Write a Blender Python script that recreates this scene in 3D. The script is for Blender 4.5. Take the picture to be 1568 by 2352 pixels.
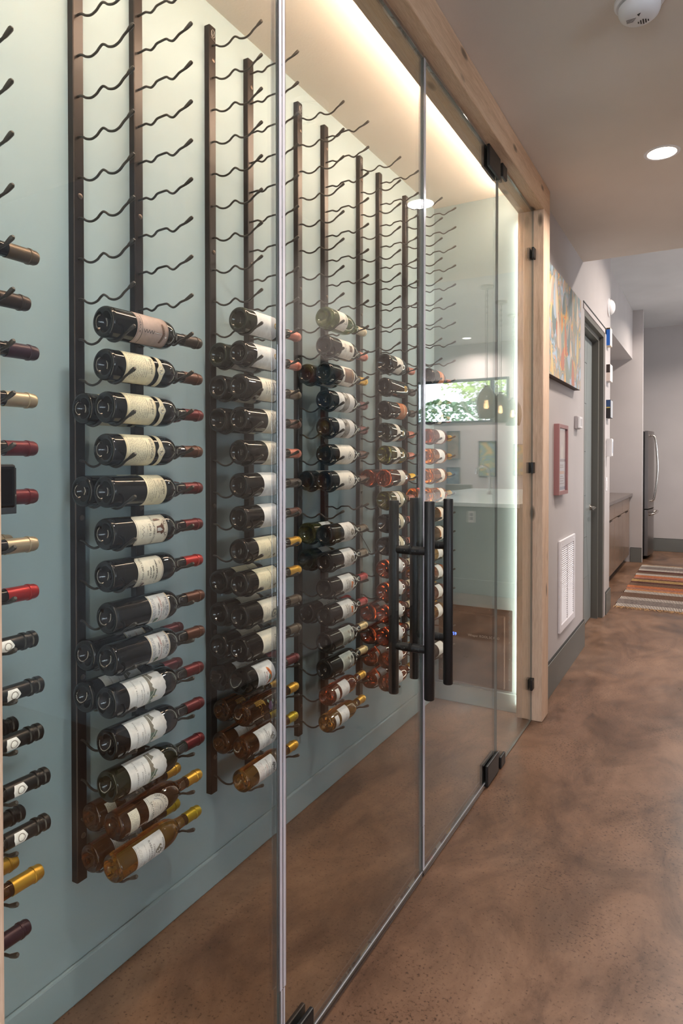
import bpy, bmesh, math, random
from math import sin, cos, pi, radians

random.seed(7)
S = bpy.context.scene
C = S.collection
for o in list(bpy.data.objects):
    bpy.data.objects.remove(o, do_unlink=True)

# ------------------------------------------------------------------ camera
cam = bpy.data.cameras.new('camera')
camo = bpy.data.objects.new('camera', cam)
C.objects.link(camo)
camo.location = (0, 0, 1.3314)
camo.rotation_euler = (pi / 2 - 0.01291, 0, 0.51489)
cam.sensor_fit = 'HORIZONTAL'
cam.sensor_width = 36
cam.lens = 1500.0 / 1568 * 36
cam.shift_y = -96.36 / 1568
cam.clip_start = 0.02
S.camera = camo

# ------------------------------------------------------------------ view, world, light strengths
S.view_settings.view_transform = 'Standard'
S.view_settings.look = 'None'
S.view_settings.exposure = 0.68
S.view_settings.gamma = 1.0
S.view_settings.use_curve_mapping = False
S.cycles.use_denoising = True
S.cycles.transparent_max_bounces = 40
S.cycles.max_bounces = 12
S.cycles.glossy_bounces = 6
S.cycles.transmission_bounces = 10
S.cycles.caustics_reflective = False
S.cycles.caustics_refractive = False

W = bpy.data.worlds.new('world')
S.world = W
W.use_nodes = True
nt = W.node_tree
bg = nt.nodes['Background']
bg.inputs['Color'].default_value = (0.80, 0.89, 1.0, 1)
bg.inputs['Strength'].default_value = 5.8

LED_TOP = 100.0       # strip behind the beam
LED_SIDE = 20.0      # strips behind the posts
DOWN_W = 13.5        # hall downlights
DOWN_ROOM_W = 34.0   # downlights of the big room

# ------------------------------------------------------------------ measurements (metres)
XW = -1.357      # cellar rear wall
XR = -1.337      # face of the rack rails
XG = -0.799      # plane of the glass and of the hall wall
XF = -0.742      # front of the timber frame
XB = -0.875      # back of the timber frame
Y0, YE = 0.483, 3.390          # frame opening
YP0, YP1 = 0.347, 3.526        # outer edges of the posts
YC0, YC1 = 0.400, 3.4546       # ends of the cellar
ZB, ZC, ZH = 2.611, 2.745, 3.33
SEAM = (1.1415, 1.928, 2.7524)
YS = 4.887       # end of the low ceiling
YWE = 6.335      # end of the hall wall
YWING = 9.44
YFAR = 10.78
XRT = 0.47       # right hall wall
ROW13, PITCH = 1.3339, 0.0977
RACK_Y, RACK_D, RAIL_D = 1.0722, 0.4897, 0.1912


# ------------------------------------------------------------------ materials
def lin(c):
    c = c / 255.0
    return c / 12.92 if c <= 0.04045 else ((c + 0.055) / 1.055) ** 2.4


def rgb(t):
    return (lin(t[0]), lin(t[1]), lin(t[2]), 1)


MATS = {}


def mat(name, col, rough=0.5, metal=0.0, spec=0.5, trans=0.0, ior=1.5, coat=0.0, emit=None, estr=0.0, sss=0.0):
    if name in MATS:
        return MATS[name]
    m = bpy.data.materials.new(name)
    m.use_nodes = True
    b = m.node_tree.nodes['Principled BSDF']
    b.inputs['Base Color'].default_value = rgb(col)
    b.inputs['Roughness'].default_value = rough
    b.inputs['Metallic'].default_value = metal
    b.inputs['Specular IOR Level'].default_value = spec
    b.inputs['Transmission Weight'].default_value = trans
    b.inputs['IOR'].default_value = ior
    b.inputs['Coat Weight'].default_value = coat
    if emit:
        b.inputs['Emission Color'].default_value = rgb(emit)
        b.inputs['Emission Strength'].default_value = estr
    MATS[name] = m
    return m


def nodes(m):
    t = m.node_tree
    return t, t.nodes, t.links, t.nodes['Principled BSDF']


def coords(n, l, scale=(1, 1, 1), kind='Object'):
    tc = n.new('ShaderNodeTexCoord')
    mp = n.new('ShaderNodeMapping')
    mp.inputs['Scale'].default_value = scale
    l.new(tc.outputs[kind], mp.inputs['Vector'])
    return mp.outputs['Vector']


def noise(n, l, vec, scale, detail=4, rough=0.55, dist=0.0):
    x = n.new('ShaderNodeTexNoise')
    x.inputs['Scale'].default_value = scale
    x.inputs['Detail'].default_value = detail
    x.inputs['Roughness'].default_value = rough
    x.inputs['Distortion'].default_value = dist
    l.new(vec, x.inputs['Vector'])
    return x.outputs['Fac']


def ramp(n, l, fac, stops, interp='LINEAR'):
    r = n.new('ShaderNodeValToRGB')
    r.color_ramp.interpolation = interp
    while len(r.color_ramp.elements) < len(stops):
        r.color_ramp.elements.new(0.5)
    for e, (p, c) in zip(r.color_ramp.elements, stops):
        e.position = p
        e.color = rgb(c) if len(c) == 3 else c
    if fac is not None:
        l.new(fac, r.inputs['Fac'])
    return r.outputs['Color']


def mix(n, l, fac, a, b, mode='MIX'):
    x = n.new('ShaderNodeMix')
    x.data_type = 'RGBA'
    x.blend_type = mode
    for s, v in ((x.inputs[0], fac), (x.inputs[6], a), (x.inputs[7], b)):
        if isinstance(v, (int, float)):
            s.default_value = v
        elif isinstance(v, tuple):
            s.default_value = v
        else:
            l.new(v, s)
    return x.outputs[2]


def bump(n, l, b, h, strength, dist=0.01):
    x = n.new('ShaderNodeBump')
    x.inputs['Strength'].default_value = strength
    x.inputs['Distance'].default_value = dist
    l.new(h, x.inputs['Height'])
    l.new(x.outputs['Normal'], b.inputs['Normal'])


def paint(name, col, rough=0.6, tex=0.08):
    if name in MATS:
        return MATS[name]
    m = mat(name, col, rough, spec=0.3)
    t, n, l, b = nodes(m)
    v = coords(n, l)
    bump(n, l, b, noise(n, l, v, 140, 3), tex, 0.004)
    c = ramp(n, l, noise(n, l, v, 1.2, 3), [(0.3, tuple(int(x * 0.97) for x in col)), (0.7, tuple(min(255, int(x * 1.03)) for x in col))])
    l.new(c, b.inputs['Base Color'])
    return m


def wood(name, axis, base, dark, light):
    m = mat(name, base, 0.5, spec=0.3)
    t, n, l, b = nodes(m)
    sc = [9.0, 9.0, 9.0]
    sc[axis] = 0.55
    v = coords(n, l, tuple(sc))
    g = noise(n, l, v, 3.2, 6, 0.6, 0.6)
    c1 = ramp(n, l, g, [(0.25, dark), (0.48, base), (0.75, light)])
    fine = noise(n, l, coords(n, l, tuple(6 * s for s in sc)), 6, 3)
    c2 = mix(n, l, 0.35, c1, ramp(n, l, fine, [(0.3, dark), (0.65, light)]), 'MIX')
    sc2 = [9.0, 9.0, 9.0]
    sc2[axis] = 3.6
    vo = n.new('ShaderNodeTexVoronoi')
    vo.inputs['Scale'].default_value = 1.0
    l.new(coords(n, l, tuple(sc2)), vo.inputs['Vector'])
    k = ramp(n, l, vo.outputs['Distance'], [(0.0, (40, 40, 40)), (0.07, (70, 70, 70)), (0.10, (140, 140, 140)), (0.16, (255, 255, 255))])
    c3 = mix(n, l, 0.75, c2, k, 'MULTIPLY')
    l.new(c3, b.inputs['Base Color'])
    bump(n, l, b, fine, 0.15, 0.003)
    return m


def glass_mat(name, tint, f0=0.04):
    """clear pane: see-through surface whose mirror reflection grows toward grazing angles (Schlick)"""
    m = bpy.data.materials.new(name)
    m.use_nodes = True
    t = m.node_tree
    n, l = t.nodes, t.links
    n.clear()
    out = n.new('ShaderNodeOutputMaterial')
    mx = n.new('ShaderNodeMixShader')
    tr = n.new('ShaderNodeBsdfTransparent')
    tr.inputs['Color'].default_value = tint
    gl = n.new('ShaderNodeBsdfGlossy')
    gl.inputs['Roughness'].default_value = 0.0
    gl.inputs['Color'].default_value = (1, 1, 1, 1)
    ge = n.new('ShaderNodeNewGeometry')
    dt = n.new('ShaderNodeVectorMath')
    dt.operation = 'DOT_PRODUCT'
    l.new(ge.outputs['Incoming'], dt.inputs[0])
    l.new(ge.outputs['Normal'], dt.inputs[1])

    def M(op, a, b=None):
        x = n.new('ShaderNodeMath')
        x.operation = op
        for i, v in enumerate((a, b)):
            if v is None:
                continue
            if isinstance(v, (int, float)):
                x.inputs[i].default_value = v
            else:
                l.new(v, x.inputs[i])
        return x.outputs[0]
    c = M('ABSOLUTE', dt.outputs['Value'])
    f = M('POWER', M('SUBTRACT', 1.0, c), 5.0)
    f = M('ADD', M('MULTIPLY', f, 1 - f0), f0)
    l.new(f, mx.inputs[0])
    l.new(tr.outputs[0], mx.inputs[1])
    l.new(gl.outputs[0], mx.inputs[2])
    l.new(mx.outputs[0], out.inputs['Surface'])
    MATS[name] = m
    return m


def emit_mat(name, col, strength):
    m = bpy.data.materials.new(name)
    m.use_nodes = True
    n, l = m.node_tree.nodes, m.node_tree.links
    n.clear()
    o = n.new('ShaderNodeOutputMaterial')
    e = n.new('ShaderNodeEmission')
    e.inputs['Color'].default_value = rgb(col)
    e.inputs['Strength'].default_value = strength
    l.new(e.outputs[0], o.inputs['Surface'])
    MATS[name] = m
    return m


SAGE = paint('sage wall paint', (138, 156, 161), 0.55, 0.05)
GREIGE = paint('greige wall paint', (184, 177, 176), 0.6, 0.06)
CEIL = paint('beige ceiling paint', (222, 212, 202), 0.75, 0.12)
CEILHI = paint('white ceiling paint', (206, 204, 206), 0.75, 0.06)
TRIMG = paint('grey green trim paint', (104, 104, 100), 0.4, 0.02)
DOORG = paint('grey green door paint', (132, 138, 138), 0.35, 0.02)
SEAL = None
PANE = glass_mat('clear pane', (0.968, 0.985, 0.978, 1))
WPANE = glass_mat('window pane', (0.98, 0.99, 0.99, 1))
SEAL = glass_mat('clear plastic seal', (0.88, 0.88, 0.91, 1), 0.16)
SEALW = mat('pale seal line', (226, 224, 234), 0.15, trans=0.4, ior=1.4)
EDGE = mat('polished glass edge', (150, 160, 158), 0.15, trans=0.5, ior=1.3)
BLACK = mat('black powder coat', (16, 16, 18), 0.42)
BLACKM = mat('black metal face', (42, 40, 40), 0.35, metal=0.6)
RAIL = mat('bronze rail metal', (38, 32, 30), 0.34, metal=0.65)
PEG = mat('dark peg metal', (50, 46, 42), 0.42, metal=0.35)
CAPR = mat('rubber peg cap', (46, 42, 38), 0.5)
BOLT = mat('bolt head metal', (84, 72, 64), 0.35, metal=0.7)
WHITE = mat('white plastic', (232, 230, 232), 0.4)
STEEL = mat('stainless steel', (116, 108, 104), 0.28, metal=0.9)
CHROME = mat('satin nickel', (196, 190, 184), 0.22, metal=1.0)
DKSTEEL = mat('dark fridge side', (38, 36, 38), 0.45)
WOODY = wood('cedar beam wood', 1, (214, 178, 146), (180, 140, 108), (232, 202, 172))
WOODZ = wood('cedar post wood', 2, (224, 192, 166), (190, 154, 126), (240, 214, 190))


def floor_mat():
    m = mat('stained concrete', (120, 88, 66), 0.3, spec=0.4)
    t, n, l, b = nodes(m)
    v = coords(n, l)
    big = noise(n, l, v, 0.9, 5, 0.6, 0.5)
    c1 = ramp(n, l, big, [(0.30, (64, 45, 35)), (0.42, (102, 76, 59)), (0.52, (128, 97, 77)), (0.62, (108, 88, 76)), (0.74, (136, 101, 78))])
    mid = noise(n, l, coords(n, l, (1, 0.6, 1)), 3.4, 9, 0.72, 0.6)
    c2 = ramp(n, l, mid, [(0.26, (46, 32, 26)), (0.42, (90, 67, 52)), (0.54, (124, 94, 74)), (0.74, (158, 126, 104))])
    c = mix(n, l, 0.55, c1, c2)
    # smeared darker trowel clouds
    cl = noise(n, l, coords(n, l, (1.6, 0.7, 1)), 1.9, 7, 0.68, 1.4)
    c = mix(n, l, 0.75, c, ramp(n, l, cl, [(0.30, (120, 104, 96)), (0.46, (230, 226, 224)), (0.60, (255, 255, 255))]), 'MULTIPLY')
    # fine dark speckle, denser in some places
    sp = noise(n, l, v, 105, 2, 0.6)
    de = noise(n, l, v, 2.6, 4, 0.6)
    ad = n.new('ShaderNodeMath')
    ad.operation = 'MULTIPLY_ADD'
    ad.inputs[1].default_value = -0.35
    l.new(de, ad.inputs[0])
    l.new(sp, ad.inputs[2])
    c = mix(n, l, 0.8, c, ramp(n, l, ad.outputs[0], [(0.10, (96, 78, 66)), (0.20, (225, 220, 216)), (0.26, (255, 255, 255))]), 'MULTIPLY')
    # pale scuffs
    wh = noise(n, l, coords(n, l, (1, 2.2, 1)), 7, 9, 0.82, 2.2)
    c = mix(n, l, ramp(n, l, wh, [(0.70, (0, 0, 0)), (0.82, (90, 90, 90))]), c, rgb((186, 156, 138)))
    l.new(c, b.inputs['Base Color'])
    r = ramp(n, l, mid, [(0.3, (118, 118, 118)), (0.7, (160, 160, 160))])
    rs = n.new('ShaderNodeRGBToBW')
    l.new(r, rs.inputs[0])
    mu = n.new('ShaderNodeMath')
    mu.operation = 'MULTIPLY_ADD'
    mu.inputs[1].default_value = 0.8
    mu.inputs[2].default_value = 0.12
    l.new(rs.outputs[0], mu.inputs[0])
    l.new(mu.outputs[0], b.inputs['Roughness'])
    bump(n, l, b, sp, 0.05, 0.002)
    return m


FLOOR = floor_mat()


# ------------------------------------------------------------------ mesh builder
class MB:
    def __init__(s):
        s.v, s.f, s.m = [], [], []

    def add(s, vs, fs, mi=0):
        k = len(s.v)
        s.v += [tuple(p) for p in vs]
        s.f += [tuple(k + i for i in f) for f in fs]
        s.m += [mi] * len(fs)
        return s

    def box(s, x0, x1, y0, y1, z0, z1, mi=0):
        vs = [(x, y, z) for x in (x0, x1) for y in (y0, y1) for z in (z0, z1)]
        fs = [(0, 1, 3, 2), (4, 6, 7, 5), (0, 4, 5, 1), (2, 3, 7, 6), (0, 2, 6, 4), (1, 5, 7, 3)]
        return s.add(vs, fs, mi)

    def cbox(s, x0, x1, y0, y1, z0, z1, b, mi=0):
        """box with chamfered edges"""
        bm = bmesh.new()
        bmesh.ops.create_cube(bm, size=1)
        for v in bm.verts:
            v.co.x = x0 if v.co.x < 0 else x1
            v.co.y = y0 if v.co.y < 0 else y1
            v.co.z = z0 if v.co.z < 0 else z1
        bmesh.ops.bevel(bm, geom=list(bm.edges), offset=b, segments=2, affect='EDGES', profile=0.5)
        bm.verts.index_update()
        s.add([v.co[:] for v in bm.verts], [[v.index for v in f.verts] for f in bm.faces], mi)
        bm.free()
        return s

    def prism(s, pts, axis, a0, a1, mi=0):
        """extrude a 2-D outline along an axis (0 x: pts are (y,z), 1 y: (x,z), 2 z: (x,y))"""
        def P(p, a):
            return (a, p[0], p[1]) if axis == 0 else (p[0], a, p[1]) if axis == 1 else (p[0], p[1], a)
        n = len(pts)
        vs = [P(p, a0) for p in pts] + [P(p, a1) for p in pts]
        fs = [tuple(range(n))[::-1], tuple(range(n, 2 * n))]
        fs += [(i, (i + 1) % n, n + (i + 1) % n, n + i) for i in range(n)]
        return s.add(vs, fs, mi)

    def lathe(s, prof, n=24, axis='y', org=(0, 0, 0), mi=0):
        """prof: (along, radius)"""
        vs, fs, rings = [], [], []
        for (a, r) in prof:
            if r < 1e-6:
                rings.append([len(vs)])
                vs.append((0, a, 0))
            else:
                rings.append(list(range(len(vs), len(vs) + n)))
                vs += [(r * cos(2 * pi * i / n), a, -r * sin(2 * pi * i / n)) for i in range(n)]
        for A, B in zip(rings, rings[1:]):
            for i in range(n):
                j = (i + 1) % n
                if len(A) == 1 and len(B) == 1:
                    continue
                if len(A) == 1:
                    fs.append((A[0], B[j], B[i]))
                elif len(B) == 1:
                    fs.append((A[i], A[j], B[0]))
                else:
                    fs.append((A[i], A[j], B[j], B[i]))
        q = []
        for x, y, z in vs:
            if axis == 'z':
                x, y, z = x, z, y
            elif axis == 'x':
                x, y, z = y, x, z
            q.append((x + org[0], y + org[1], z + org[2]))
        return s.add(q, fs, mi)

    def tube(s, path, r, n=8, mi=0, cap=True):
        from mathutils import Vector
        P = [Vector(p) for p in path]
        R = r if isinstance(r, (list, tuple)) else [r] * len(P)
        vs, fs = [], []
        up = Vector((0.123, 0.877, 0.31)).normalized()
        for i, p in enumerate(P):
            d = (P[min(i + 1, len(P) - 1)] - P[max(i - 1, 0)]).normalized()
            a = d.cross(up)
            if a.length < 1e-4:
                a = d.cross(Vector((1, 0, 0)))
            a.normalize()
            b = d.cross(a).normalized()
            for k in range(n):
                t = 2 * pi * k / n
                vs.append(tuple(p + (a * cos(t) + b * sin(t)) * R[i]))
        for i in range(len(P) - 1):
            for k in range(n):
                j = (k + 1) % n
                fs.append((i * n + k, i * n + j, (i + 1) * n + j, (i + 1) * n + k))
        if cap:
            fs.append(tuple(range(n))[::-1])
            fs.append(tuple(range((len(P) - 1) * n, len(P) * n)))
        return s.add(vs, fs, mi)

    def mesh(s, name, mats, smooth=False):
        me = bpy.data.meshes.new(name)
        me.from_pydata(s.v, [], s.f)
        for m in (mats if isinstance(mats, (list, tuple)) else [mats]):
            me.materials.append(m)
        me.polygons.foreach_set('material_index', s.m)
        bm = bmesh.new()
        bm.from_mesh(me)
        bmesh.ops.recalc_face_normals(bm, faces=bm.faces)
        if smooth:
            for f in bm.faces:
                f.smooth = True
            for e in bm.edges:
                if len(e.link_faces) == 2 and e.calc_face_angle(0) > radians(38):
                    e.smooth = False
        bm.to_mesh(me)
        bm.free()
        me.update()
        return me

    def build(s, name, mats, parent=None, smooth=False):
        return link(name, s.mesh(name, mats, smooth), parent)


def link(name, data, parent=None, loc=None):
    o = bpy.data.objects.new(name, data)
    C.objects.link(o)
    if parent:
        o.parent = parent
    if loc:
        o.location = loc
    return o


def tag(o, label, cat=None, group=None, kind=None):
    o['label'] = label
    if cat:
        o['category'] = cat
    if group:
        o['group'] = group
    if kind:
        o['kind'] = kind
    return o


def thing(name, label, cat, loc=(0, 0, 0), group=None, rz=0.0):
    o = link(name, None, None, loc)
    o.rotation_euler = (0, 0, rz)
    return tag(o, label, cat, group)


def struct(o, label):
    o['kind'] = 'structure'
    o['label'] = label
    return o


def catmull(pts, sub=4):
    out = []
    n = len(pts)
    for i in range(n - 1):
        p0, p1, p2, p3 = pts[max(i - 1, 0)], pts[i], pts[i + 1], pts[min(i + 2, n - 1)]
        for k in range(sub):
            t = k / sub
            out.append(tuple(0.5 * (2 * b + (c - a) * t + (2 * a - 5 * b + 4 * c - d) * t * t + (3 * b - a - 3 * c + d) * t ** 3)
                             for a, b, c, d in zip(p0, p1, p2, p3)))
    out.append(tuple(pts[-1]))
    return out


# ------------------------------------------------------------------ the shell of the place
YB = -3.0
struct(MB().box(-1.8, 5.4, YB - 0.2, YFAR + 0.2, -0.12, 0.0).build('floor', FLOOR), 'mottled brown stained concrete floor')
# low ceiling over hall and cellar, with its edge toward the high room
m = MB().box(-1.6, 0.7, YB - 0.2, YS, ZC, ZC + 0.12)
m.box(-0.95, 5.4, YS - 0.10, YS, ZC + 0.12, ZH + 0.1)
struct(m.build('ceiling', CEIL), 'low beige ceiling above hall and wine cellar')
m = MB().box(-1.8, 5.4, YS - 0.1, YFAR + 0.2, ZH, ZH + 0.1)
struct(m.build('ceiling', CEILHI), 'higher pale ceiling above the kitchen')
# hall wall on the left of the walkway (thickness -0.95..XG)
T0 = -0.95
struct(MB().box(T0, XG, YB, YP0, 0, ZC).build('wall_left', GREIGE), 'pale greige hall wall left of the wine cellar')
m = MB().box(T0, XG, YP1, 4.95, 0, ZC)
m.box(T0, XG, 4.887, 4.95, ZC, ZH)
struct(m.build('wall_left', GREIGE), 'pale greige hall wall right of the wine cellar')
struct(MB().box(T0, XG, 4.95, 5.97, 2.42, ZH).build('wall_left', GREIGE), 'pale greige wall above the grey green door')
struct(MB().box(-1.6, XG, 5.97, YWE, 0, ZH).build('wall_left', GREIGE), 'pale greige wall end past the grey green door')
# cellar
struct(MB().box(XW - 0.12, XW, YC0 - 0.1, YC1 + 0.1, 0, ZC).build('wall_cellar', SAGE), 'sage green wall behind the wine racks')
m = MB().box(XW, T0 + 0.02, YC1, YC1 + 0.09, 0, ZC)
m.box(T0 + 0.02, XB, YC1, YP1, 0, ZC)
struct(m.build('wall_cellar_end', SAGE), 'sage green end wall of the wine cellar')
struct(MB().box(XW, XB, YC0 - 0.09, YC0, 0, ZC).build('wall_cellar_front', SAGE), 'sage green near end wall of the wine cellar')
for nm, a in (('baseboard_cellar', (XW, XW + 0.012, YC0, YC1, 0, 0.098)), ('baseboard_cellar_end', (XW + 0.012, XB, YC1 - 0.012, YC1, 0, 0.098))):
    struct(MB().cbox(*a, 0.0055).build(nm, SAGE), 'sage green baseboard of the wine cellar, ' + ('under the racks' if nm.endswith('ar') else 'under the cooling unit'))
# right hand side of the hall and the big room
YO = 2.22        # the hall is open to a side room up to here
struct(MB().box(XRT, XRT + 0.1, YO, YS - 0.1, 0, ZC).build('wall_right', GREIGE), 'pale greige hall wall opposite the wine cellar')
struct(MB().box(XRT + 0.1, 4.6, YO, YO + 0.1, 0, ZC).build('wall_side', paint('slate wall paint', (150, 158, 166), 0.6, 0.05)), 'slate blue wall of the side room')
m = MB().box(4.5, 4.6, YB, -2.2, 0, ZC)
m.box(4.5, 4.6, 0.6, YO, 0, ZC)
m.box(4.5, 4.6, -2.2, 0.6, 0, 0.8)
m.box(4.5, 4.6, -2.2, 0.6, 2.4, ZC)
struct(m.build('wall_side', GREIGE), 'greige side room wall around the added window')
struct(MB().box(0.7, 4.6, YB - 0.2, YO + 0.1, ZC, ZC + 0.12).build('ceiling', CEIL), 'beige ceiling of the side room')
struct(MB().box(XRT, 5.4, YS - 0.1, YS, 0, ZC + 0.12).build('wall_partition', GREIGE), 'greige partition between hall and kitchen')
m = MB()
WX0, WX1, WZ0, WZ1 = 1.33, 2.98, 2.0, 2.74
m.box(-1.8, WX0, YFAR, YFAR + 0.12, 0, ZH)
m.box(WX1, 5.4, YFAR, YFAR + 0.12, 0, ZH)
m.box(WX0, WX1, YFAR, YFAR + 0.12, 0, WZ0)
m.box(WX0, WX1, YFAR, YFAR + 0.12, WZ1, ZH)
struct(m.build('wall_far', GREIGE), 'greige far wall of the kitchen')
m = MB()
m.box(5.2, 5.32, YS, 6.2, 0, ZH)
m.box(5.2, 5.32, 9.4, YFAR, 0, ZH)
m.box(5.2, 5.32, 6.2, 9.4, 0, 0.9)
m.box(5.2, 5.32, 6.2, 9.4, 2.5, ZH)
struct(m.build('wall_east', GREIGE), 'greige kitchen wall around the added wide window')
m = MB()
m.box(-0.95, -0.7, YB - 0.12, YB, 0, ZC)
m.box(0.4, 4.6, YB - 0.12, YB, 0, ZC)
m.box(-0.7, 0.4, YB - 0.12, YB, 2.4, ZC)
struct(m.build('wall_rear', GREIGE), 'greige end wall behind the camera with glazed opening')
m = MB()
m.box(-1.72, -1.6, YWE - 0.1, YFAR, 0, ZH)
struct(m.build('wall_kitchen', GREIGE), 'greige rear wall of the kitchenette recess')
struct(MB().box(-1.6, -0.79, YWING, YWING + 0.1, 0, ZH).build('wall_wing', GREIGE), 'greige wing wall beside the fridge')
struct(MB().box(-1.6, -0.917, YWE, YWING, 2.69, ZH).build('wall_bulkhead', GREIGE), 'greige bulkhead above the kitchenette counter')
# baseboards with a reveal shadow line
LINE = mat('reveal shadow line', (22, 22, 22), 0.6)  # near-black strip painted in for the shade of the trim reveal


def baseb(nm, a, lab, axis):
    o = MB().cbox(*a, 0.002).build(nm, TRIMG)
    struct(o, lab)
    x0, x1, y0, y1, z0, z1 = a
    MB().box(x0, x1 - 0.004 if axis == 'x' else x1, y0 + (0.004 if axis == 'y' else 0), y1, z1, z1 + 0.006).build('reveal', LINE, o)


baseb('baseboard_left', (XG, XG + 0.014, YP1, 4.95, 0, 0.187), 'grey green baseboard below the wall vent', 'x')
baseb('baseboard_left', (XG, XG + 0.014, 6.05, YWE, 0, 0.187), 'short grey green baseboard past the door', 'x')
baseb('baseboard_wing', (-0.93, -0.79, YWING - 0.014, YWING, 0, 0.187), 'grey green baseboard on the wing wall', 'y')
baseb('baseboard_far', (-1.6, 5.2, YFAR - 0.014, YFAR, 0, 0.187), 'grey green baseboard along the far wall', 'y')
baseb('baseboard_right', (XRT - 0.014, XRT, YO, YS, 0, 0.187), 'grey green baseboard opposite the cellar', 'z')

# ------------------------------------------------------------------ timber frame
struct(MB().cbox(XB, XF, YP0, YP1, ZB, ZC - 0.001, 0.004).build('trim_1', WOODY), 'long cedar beam above the glass front')
struct(MB().cbox(XB, XF, YE, YP1, 0, ZB, 0.004).build('trim_2', WOODZ), 'cedar post at the right end of the glass front')
struct(MB().cbox(XB, XF, YP0, Y0, 0, ZB, 0.004).build('trim_3', WOODZ), 'cedar post at the left picture edge')

# LED strips hidden behind the frame
LEDW = emit_mat('warm led', (255, 231, 206), LED_TOP)
LEDS = emit_mat('warm white led', (255, 244, 222), LED_SIDE)


def led(name, box, em, lab):
    t = thing(name, lab, 'light', group='led strips')
    x0, x1, y0, y1, z0, z1 = box
    MB().box(*box).build('diffuser', em, t)
    return t


o = led('led_strip', (XB - 0.012, XB - 0.003, Y0, YE, 2.690, 2.702), LEDW, 'warm led strip hidden along the back of the beam')
o = led('led_strip', (XB - 0.007, XB - 0.0008, YE + 0.040, YE + 0.060, 0.05, 2.58), LEDS, 'warm led strip hidden behind the right cedar post')
o = led('led_strip', (XB - 0.007, XB - 0.0008, Y0 - 0.060, Y0 - 0.040, 0.05, 2.58), LEDS, 'warm led strip hidden behind the left cedar post')


# ------------------------------------------------------------------ glass front
def pane(parent, y0, y1, z0, z1):
    g = 0.005
    m = MB()
    m.add([(XG + g, y0, z0), (XG + g, y1, z0), (XG + g, y1, z1), (XG + g, y0, z1)], [(0, 1, 2, 3)], 0)
    m.add([(XG - g, y0, z0), (XG - g, y1, z0), (XG - g, y1, z1), (XG - g, y0, z1)], [(3, 2, 1, 0)], 0)
    o = m.build('pane', PANE, parent)
    e = MB()
    for (a, b) in ((y0, y0 + 0.0008), (y1 - 0.0008, y1)):
        e.box(XG - g, XG + g, a, b, z0, z1)
    e.box(XG - g, XG + g, y0, y1, z0, z0 + 0.0008)
    e.box(XG - g, XG + g, y0, y1, z1 - 0.0008, z1)
    e.build('polished_edge', EDGE, o)
    return o


def plate(parent, name, y0, y1, z0, z1, t=0.011):
    o = None
    for s in (-1, 1):
        x0, x1 = (XG + 0.006, XG + 0.006 + t) if s > 0 else (XG - 0.006 - t, XG - 0.006)
        m = MB().cbox(x0, x1, y0, y1, z0, z1, 0.003)
        q = m.build(name, BLACK, parent)
        if s > 0:
            MB().box(x1, x1 + 0.0006, y0 + 0.006, y1 - 0.006, z0 + 0.006, z1 - 0.006).build('face_plate', BLACKM, q)


def seal_v(parent, y, z0, z1, w, side):
    """clear vertical edge seal: lips on both glass faces and a pale fin painted as their bright reflection; side -1 lies left of y, +1 right"""
    m = MB()
    a, b = (y - w, y - 0.0015) if side < 0 else (y + 0.0015, y + w)
    m.cbox(XG + 0.006, XG + 0.0085, a, b, z0, z1, 0.0008)
    m.cbox(XG - 0.0085, XG - 0.006, a, b, z0, z1, 0.0008)
    o = m.build('edge_seal', SEAL, parent)
    fw = max(0.0040, w * 0.55)
    c = (y - 0.0018 - fw, y - 0.0018) if side < 0 else (y + 0.0018, y + 0.0018 + fw)
    MB().cbox(XG + 0.0087, XG + 0.0100, c[0], c[1], z0, z1, 0.0012).build('seal_glint', SEALW, o)  # whitish band puts the seal's bright reflection into the colour


def seal_h(parent, y0, y1, z0, z1):
    o = MB().cbox(XG - 0.008, XG + 0.008, y0, y1, z0, z1, 0.002).build('sweep_seal', SEAL, parent)
    MB().cbox(XG + 0.0055, XG + 0.0075, y0, y1, z1 - 0.001, z1 + 0.0015, 0.0004).build('seal_lip', SEALW, o)
    MB().box(XG - 0.004, XG + 0.004, y0, y1, 0.0005, z0).build('seal_shadow', BLACK, o)  # black strip stands in for the shadow line along the floor


GZ1 = ZB - 0.004
w1 = struct(thing('window_1', 'x', 'window'), 'fixed clear glass panel at the left of the cellar front')
w2 = struct(thing('window_2', 'x', 'window'), 'narrow fixed clear glass panel beside the right cedar post')
d1 = struct(thing('door_1', 'x', 'door'), 'left clear glass door of the cellar with black pull')
d2 = struct(thing('door_2', 'x', 'door'), 'right clear glass door of the cellar with black pull')
for q in (w1, w2, d1, d2):
    del q['category']
pane(w1, Y0, SEAM[0] - 0.002, 0.004, GZ1)
pane(d1, SEAM[0] + 0.002, SEAM[1] - 0.002, 0.012, GZ1 - 0.006)
pane(d2, SEAM[1] + 0.002, SEAM[2] - 0.002, 0.012, GZ1 - 0.006)
pane(w2, SEAM[2] + 0.002, YE, 0.004, GZ1)
seal_v(w1, SEAM[0], 0.02, 0.203, 0.010, -1)
seal_v(d1, SEAM[0], 0.10, 0.203, 0.010, 1)
seal_v(w1, SEAM[0], 0.205, GZ1 - 0.01, 0.016, -1)
seal_v(d1, SEAM[0], 0.205, GZ1 - 0.01, 0.016, 1)
seal_v(d1, SEAM[1], 0.03, 0.168, 0.006, -1)
seal_v(d2, SEAM[1], 0.03, 0.168, 0.006, 1)
seal_v(d1, SEAM[1], 0.170, GZ1 - 0.01, 0.009, -1)
seal_v(d2, SEAM[1], 0.170, GZ1 - 0.01, 0.009, 1)
seal_h(d1, SEAM[0] + 0.118, SEAM[1] - 0.004, 0.004, 0.024)
seal_h(d2, SEAM[1] + 0.004, SEAM[2] - 0.17, 0.004, 0.024)
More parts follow.
